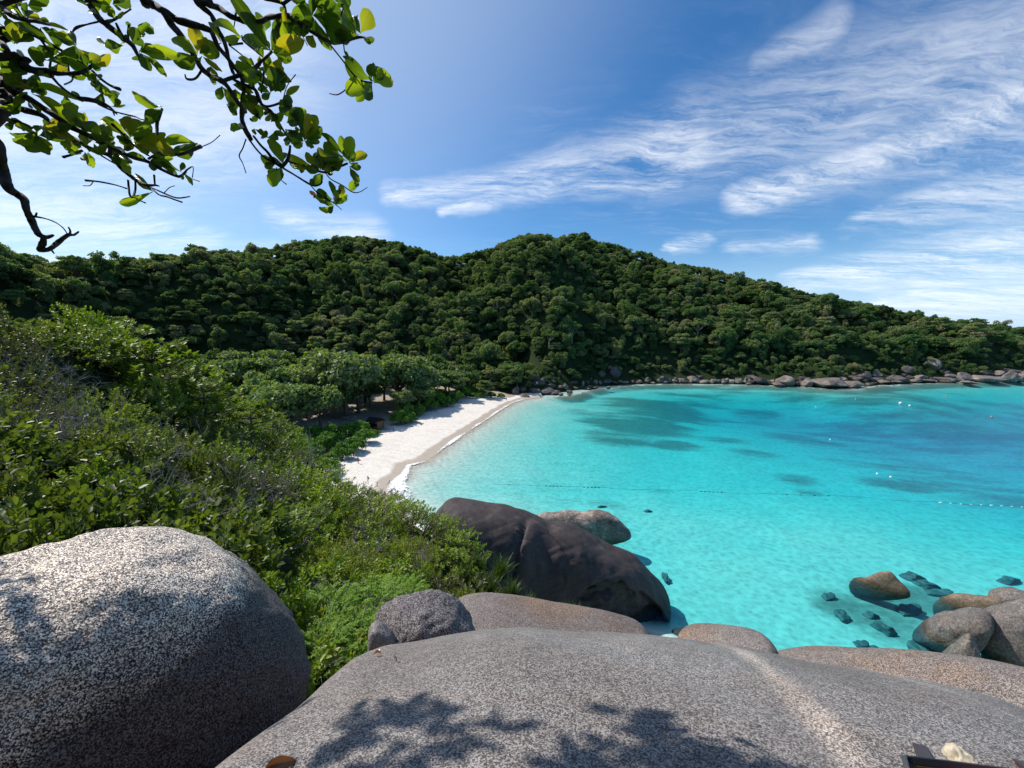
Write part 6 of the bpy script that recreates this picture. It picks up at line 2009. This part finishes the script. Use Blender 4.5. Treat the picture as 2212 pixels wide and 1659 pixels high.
for (px, py, rz, lab) in [(748, 908, 0.3, 'weathered grey picnic table under the big tree, leftmost of the three'), (768, 912, 0.1, 'weathered grey picnic table under the big tree, middle of the three'), (762, 920, 0.5, 'weathered grey picnic table nearest the fresh green scrub')]:
    q = G(px, py, 2.9)
    picnic((q[0], q[1], sand_z(q[0:1], q[1:2])[0][0] - 0.03), rz, 1.35, lab)

M_SKIN = plain('tanned_skin', (0.36, 0.19, 0.12), 0.6, 0.3, 0.1)
M_HAIR = plain('dark_hair', (0.02, 0.015, 0.012), 0.6, 0.3, 0.1)
M_TRUNKS = plain('dark_swimwear', (0.035, 0.03, 0.05), 0.8, 0.2, 0.1)
M_SHIRT = plain('pale_shirt', (0.55, 0.53, 0.47), 0.85, 0.2, 0.1)


def skin_body(name, verts, edges, radii, mat, parent, root=0):
    me = bpy.data.meshes.new(name)
    me.from_pydata(verts, edges, [])
    o = link(name, me, parent)
    md_ = o.modifiers.new('skin', 'SKIN')
    md_.use_smooth_shade = True
    if not me.skin_vertices:
        me.skin_vertices.new()
    for i, r in enumerate(radii):
        sv_ = me.skin_vertices[0].data[i]
        sv_.radius = (r, r)
        sv_.use_root = i == root
    o.modifiers.new('smooth', 'SUBSURF').levels = 1
    me.materials.append(mat)
    return o


def person(loc, rz, lab, pose='stand', cloth=None, s=1.0, body=None):
    t = empty('person', loc, lab, 'person', None, rz, s)
    if pose == 'stand':
        V = [(0, 0, .94), (0, 0, 1.15), (0, 0, 1.38), (0, -.01, 1.50), (0, -.02, 1.60), (0, -.02, 1.70), (.18, 0, 1.40), (.27, .03, 1.12), (.16, -.16, 1.05), (-.18, 0, 1.40), (-.27, .03, 1.12), (-.16, -.16, 1.05),
             (.10, 0, .88), (.13, -.02, .48), (.14, .02, .08), (.15, -.12, .03), (-.10, 0, .88), (-.13, -.02, .48), (-.14, .02, .08), (-.15, -.12, .03)]
        hip, knee = .88, .55
    elif pose == 'walk':
        V = [(0, 0, .92), (0, -.03, 1.14), (0, -.06, 1.36), (0, -.08, 1.48), (0, -.11, 1.58), (0, -.12, 1.68), (.18, -.05, 1.38), (.22, .08, 1.12), (.20, .02, .90), (-.18, -.05, 1.38), (-.22, -.16, 1.14), (-.18, -.30, .98),
             (.10, 0, .86), (.11, -.16, .48), (.11, -.12, .08), (.11, -.26, .04), (-.10, 0, .86), (-.11, .10, .48), (-.11, .32, .12), (-.11, .22, .04)]
        hip, knee = .86, .55
    else:                                                   # sitting on the sand, knees up
        V = [(0, .1, .12), (0, .14, .34), (0, .08, .56), (0, .05, .68), (0, .02, .77), (0, .01, .86), (.18, .07, .56), (.25, -.12, .40), (.12, -.34, .40), (-.18, .07, .56), (-.25, -.12, .40), (-.12, -.34, .40),
             (.10, .05, .12), (.13, -.36, .44), (.13, -.46, .07), (.13, -.60, .04), (-.10, .05, .12), (-.13, -.36, .44), (-.13, -.46, .07), (-.13, -.60, .04)]
    E = [(0, 1), (1, 2), (2, 3), (3, 4), (4, 5), (2, 6), (6, 7), (7, 8), (2, 9), (9, 10), (10, 11), (0, 12), (12, 13), (13, 14), (14, 15), (0, 16), (16, 17), (17, 18), (18, 19)]
    R_ = [.13, .12, .14, .055, .085, .08, .06, .045, .035, .06, .045, .035, .09, .062, .042, .035, .09, .062, .042, .035]
    skin_body('body', V, E, R_, body or M_SKIN, t)
    hv = np.array(V[5])
    hm = rock_mesh('hair', 950, M_HAIR, sub=2, amp=0.05)
    h = link('hair', hm, t, loc=(hv[0], hv[1] + 0.02, hv[2] + 0.025))
    h.scale = (.095, .105, .085)
    if cloth is not None:
        skin_body('shorts' if pose != 'sit' else 'shirt', [V[0], V[12], V[16], tuple((np.array(V[12]) * .55 + np.array(V[13]) * .45)), tuple((np.array(V[16]) * .55 + np.array(V[17]) * .45))] if pose != 'sit' else [V[0], V[1], V[2], V[6], V[9]],
                  [(0, 1), (0, 2), (1, 3), (2, 4)] if pose != 'sit' else [(0, 1), (1, 2), (2, 3), (2, 4)], [.145, .105, .105, .088, .088] if pose != 'sit' else [.15, .14, .155, .08, .08], cloth, t)
    return t


def on_sand(px, py):
    q = G(px, py, 1.8)
    for _ in range(4):
        q = G(px, py, sand_z(q[0:1], q[1:2])[0][0])
    return q


person(on_sand(774, 1001), 2.6, 'person in dark swimwear standing alone on the white sand, hands held in front', 'stand', M_TRUNKS)
person(on_sand(1094, 866), 1.2, 'person in dark clothes walking on the wet sand at the far end of the beach', 'walk', M_TRUNKS)
person(on_sand(850, 930), 0.6, 'person in a pale shirt sitting on the sand in front of the hut', 'sit', M_SHIRT)
q = on_sand(730, 995)
tw = MB()
for k in range(6):
    a = k * 1.1
    tw.tube([(-1.0 + 0.35 * k, 0.12 * math.sin(a), 0.12), (-0.7 + 0.35 * k, 0.2 * math.sin(a + 1), 0.24), (-0.35 + 0.35 * k, 0.1 * math.cos(a), 0.1)], [0.16, 0.22, 0.14], 7, seed=k, rough=0.1)
t = tw.build('towel', M_TRUNKS)
t.location = q
t.rotation_euler = (0, 0, 0.2)
tag(t, 'crumpled dark towel lying on the sand beside the green scrub', 'towel')

# ------------------------------------------------------------------ buoys and the float line
M_WHITE = plain('white_buoy_plastic', (0.80, 0.80, 0.78), 0.4, 0.5, 0.1)
M_PINK = plain('faded_pink_buoy_plastic', (0.55, 0.22, 0.24), 0.45, 0.5, 0.1)
M_ROPE = plain('dark_wet_rope', (0.035, 0.05, 0.05), 0.8, 0.2, 0.2)


def buoy(px, py, r, mat, lab, grp=None):
    q = G(px, py, 0.0)
    t = empty('buoy', (q[0], q[1], 0), lab, 'buoy', grp)
    b = MB()
    rows = []
    for k in range(9):
        a = -PI / 2 + PI * k / 8
        rows.append([(r * math.cos(a) * math.cos(2 * PI * j / 14), r * math.cos(a) * math.sin(2 * PI * j / 14), r * 1.08 * math.sin(a) + r * 0.35) for j in range(14)])
    V = np.array(rows).reshape(-1, 3)
    Fq = [(k * 14 + j, k * 14 + (j + 1) % 14, (k + 1) * 14 + (j + 1) % 14, (k + 1) * 14 + j) for k in range(8) for j in range(14)]
    b.add(V, Fq)
    b.build('float', mat, t)
    ring = [(0.22 * r * math.cos(a), 0, r * 1.43 + 0.16 * r + 0.22 * r * math.sin(a)) for a in np.linspace(0, 2 * PI, 11)]
    MB().tube(ring, [0.05 * r] * 11, 5).build('ring', M_ROPE, t)


grp = 'small white mooring buoys on the bay'
lw = 'small white mooring buoy floating on the blue water of the bay'
buoy(1945, 872, 0.62, M_WHITE, 'largest white buoy floating on the dark blue water before the far rocks')
buoy(1965, 877, 0.42, M_WHITE, 'white buoy floating just right of the largest buoy')
for px, py in [(1762, 879), (1793, 950), (1895, 1024), (1924, 1031), (1848, 862)]:
    buoy(px, py, 0.22, M_WHITE, lw, grp)
buoy(2044, 857, 0.34, M_PINK, 'faded pink buoy on the blue water nearest the far right shore')
buoy(2142, 901, 0.34, M_PINK, 'faded pink buoy on the blue water near the right edge')
line = empty('float_line', (0, 0, 0), 'long dark rope with small floats lying across the turquoise bay', 'rope')
lp = [(1070, 1047), (1200, 1050), (1330, 1055), (1500, 1061), (1650, 1067), (1800, 1071), (1950, 1081), (2080, 1089), (2230, 1096), (2400, 1104)]
lw_ = np.array([G(*p, 0.0)[:2] for p in lp])
ss = np.linspace(0, len(lp) - 1, 120)
rx, ry = np.interp(ss, np.arange(len(lp)), lw_[:, 0]), np.interp(ss, np.arange(len(lp)), lw_[:, 1])
MB().tube(np.stack([rx, ry + 0.25 * np.sin(ss * 5), 0.02 + 0 * rx], -1), np.full(120, 0.02), 5).build('cord', M_ROPE, line)
fm = MB().tube([(-0.22, 0, 0), (-0.15, 0, 0), (0.15, 0, 0), (0.22, 0, 0)], [0.03, 0.075, 0.075, 0.03], 7)
fm_d, fm_w = fm.mesh('float', M_ROPE), fm.mesh('float', M_WHITE)
for px in list(range(1180, 1215, 8)) + list(range(1262, 1300, 8)) + list(range(1514, 1560, 9)) + list(range(1700, 1800, 30)):
    q = G(px, np.interp(px, [p[0] for p in lp], [p[1] for p in lp]), 0.05)
    link('float', fm_d, line, loc=q)
for i, px in enumerate(range(2032, 2230, 22)):
    q = G(px, np.interp(px, [p[0] for p in lp], [p[1] for p in lp]), 0.05)
    o = link('float', fm_w, line, loc=q)
    if i % 5 == 0:
        o.scale = (1.5, 1.5, 1.5)

# ------------------------------------------------------------------ sign board, stone and fallen leaves on the slab
M_MAROON = plain('dark_maroon_painted_steel', (0.060, 0.022, 0.028), 0.45, 0.5, 0.3, 12)
M_STEEL = plain('bare_steel_edge', (0.50, 0.51, 0.50), 0.35, 0.5, 0.2, 20, 0.8)
M_PANEL = plain('weathered_sign_panel', (0.13, 0.105, 0.085), 0.6, 0.4, 0.5, 9)
M_BOLT = plain('black_bolt', (0.015, 0.014, 0.016), 0.4, 0.5, 0.2)
M_YELLOW = plain('faded_yellow_line', (0.48, 0.36, 0.12), 0.6, 0.3, 0.5, 40)
M_STONE = plain('ochre_stained_white_stone', (0.68, 0.60, 0.46), 0.8, 0.2, 0.75, 22)
A0 = P(1956, 1633, 1.30)
A1 = P(2167, 1658.5, 1.27)
ex = unit(A1 - A0)
down = min((P(1964, 1660, yy) - A0 for yy in np.arange(0.7, 1.6, 0.002)), key=lambda v: abs((v / np.linalg.norm(v)) @ ex))
ey = unit(down - ex * (down @ ex))
ez = np.cross(ey, ex)
if ez[2] < 0:
    ez = -ez
R_ = np.column_stack([ex, -ey, ez])
sign = empty('sign_board', A0, 'tilted sign board with a maroon steel frame and black bolts at the bottom right corner', 'sign')
BW, BH = 0.80, 0.50


def sb(nm, mat, cx_, cy_, cz_, sx_, sy_, sz2):
    MB().box(R_ @ np.array([cx_, -cy_, cz_]), (sx_, sy_, sz2), R_).build(nm, mat, sign, False)


sb('frame', M_MAROON, BW / 2, 0.011, -0.004, BW, 0.022, 0.014)
sb('frame', M_MAROON, BW / 2, BH - 0.011, -0.004, BW, 0.022, 0.014)
sb('frame', M_MAROON, 0.011, BH / 2, -0.0045, 0.022, BH - 0.044, 0.013)
sb('frame', M_MAROON, BW - 0.011, BH / 2, -0.0045, 0.022, BH - 0.044, 0.013)
sb('panel', M_PANEL, BW / 2, BH / 2, -0.008, BW - 0.044, BH - 0.044, 0.010)
sb('edge_strip', M_STEEL, -0.003, BH / 2, -0.006, 0.006, BH, 0.022)
sb('border_line', M_YELLOW, BW / 2, 0.0265, -0.002, BW - 0.06, 0.003, 0.003)
for bx_ in (0.016, 0.20, 0.40, 0.60, 0.784):
    MB().tube([R_ @ np.array([bx_, -0.014 - (0.012 if bx_ == 0.20 else 0), 0.002]), R_ @ np.array([bx_, -0.014 - (0.012 if bx_ == 0.20 else 0), 0.010])], [0.0085, 0.007], 10).build('bolt', M_BOLT, sign)
ft = slab_hit(1992, 1618)
f2 = slab_hit(2130, 1640)
for k, ff in enumerate((ft, ft + (f2 - ft) * 1.6)):
    tp = A0 + ex * (0.12 + 0.5 * k) + ey * 0.10 - ez * 0.03
    dv = unit(tp - ff)
    sxv = unit(np.cross(dv, ez))
    Rp = np.column_stack([sxv, np.cross(dv, sxv), dv])
    MB().box((tp + ff) / 2 - A0 - np.array([0, 0, 0.02]), (0.055, 0.055, np.linalg.norm(tp - ff) + 0.05), Rp).build('post', M_MAROON, sign, False)
rock('stone', 'small ochre stained white stone lying on the slab behind the sign board',
     [(2038, 1620), (2044, 1609), (2056, 1608), (2068, 1614), (2085, 1632), (2108, 1648), (2122, 1662), (2100, 1676), (2060, 1672), (2042, 1652)], slab_hit(2070, 1640)[1] - 0.02, 0.05, 0.06, M_STONE, e=0.9, amp=0.13, freq=2.2, seed=61, M=48, K=25)


def fallen(px, py, L, lab, rz, tone='b', k=3):
    q = slab_hit(px, py)
    o = link('fallen_leaf', leaf_kit[tone][k], loc=q + np.array([0, -0.02, 0.03]))
    o.scale = (L * 0.45, L, L * 2.2)
    o.rotation_euler = (0.15, 0.6, rz)
    tag(o, lab, 'leaf')


fallen(570, 1668, 0.12, 'large curled dry brown leaf at the bottom edge of the slab', -1.2)
fallen(828, 1416, 0.075, 'small red brown dry leaf near the upper left edge of the slab', 1.4, 'b', 1)
fallen(858, 1432, 0.05, 'tiny dry leaf below the small red brown leaf on the slab', 0.4, 'b', 2)

# ------------------------------------------------------------------ unseen trees added behind the viewpoint to close off the sky light
for i, (x, y, s) in enumerate([(-5.5, -5.0, 0.9), (-1.0, -7.5, 1.0), (4.0, -7.0, 0.95), (8.5, -5.0, 0.85), (-10, -3.5, 0.9), (1.5, -12, 1.2), (-6, -11, 1.2), (9, -11, 1.2)]):
    plant('sky_block_tree', forest_kit[(1, 4, 7, 0)[i % 4]], (x, y, 29.2), s, i * 1.1, 'unseen tree added behind the granite slab to block sky light', 'tree', 'unseen trees added behind the slab')
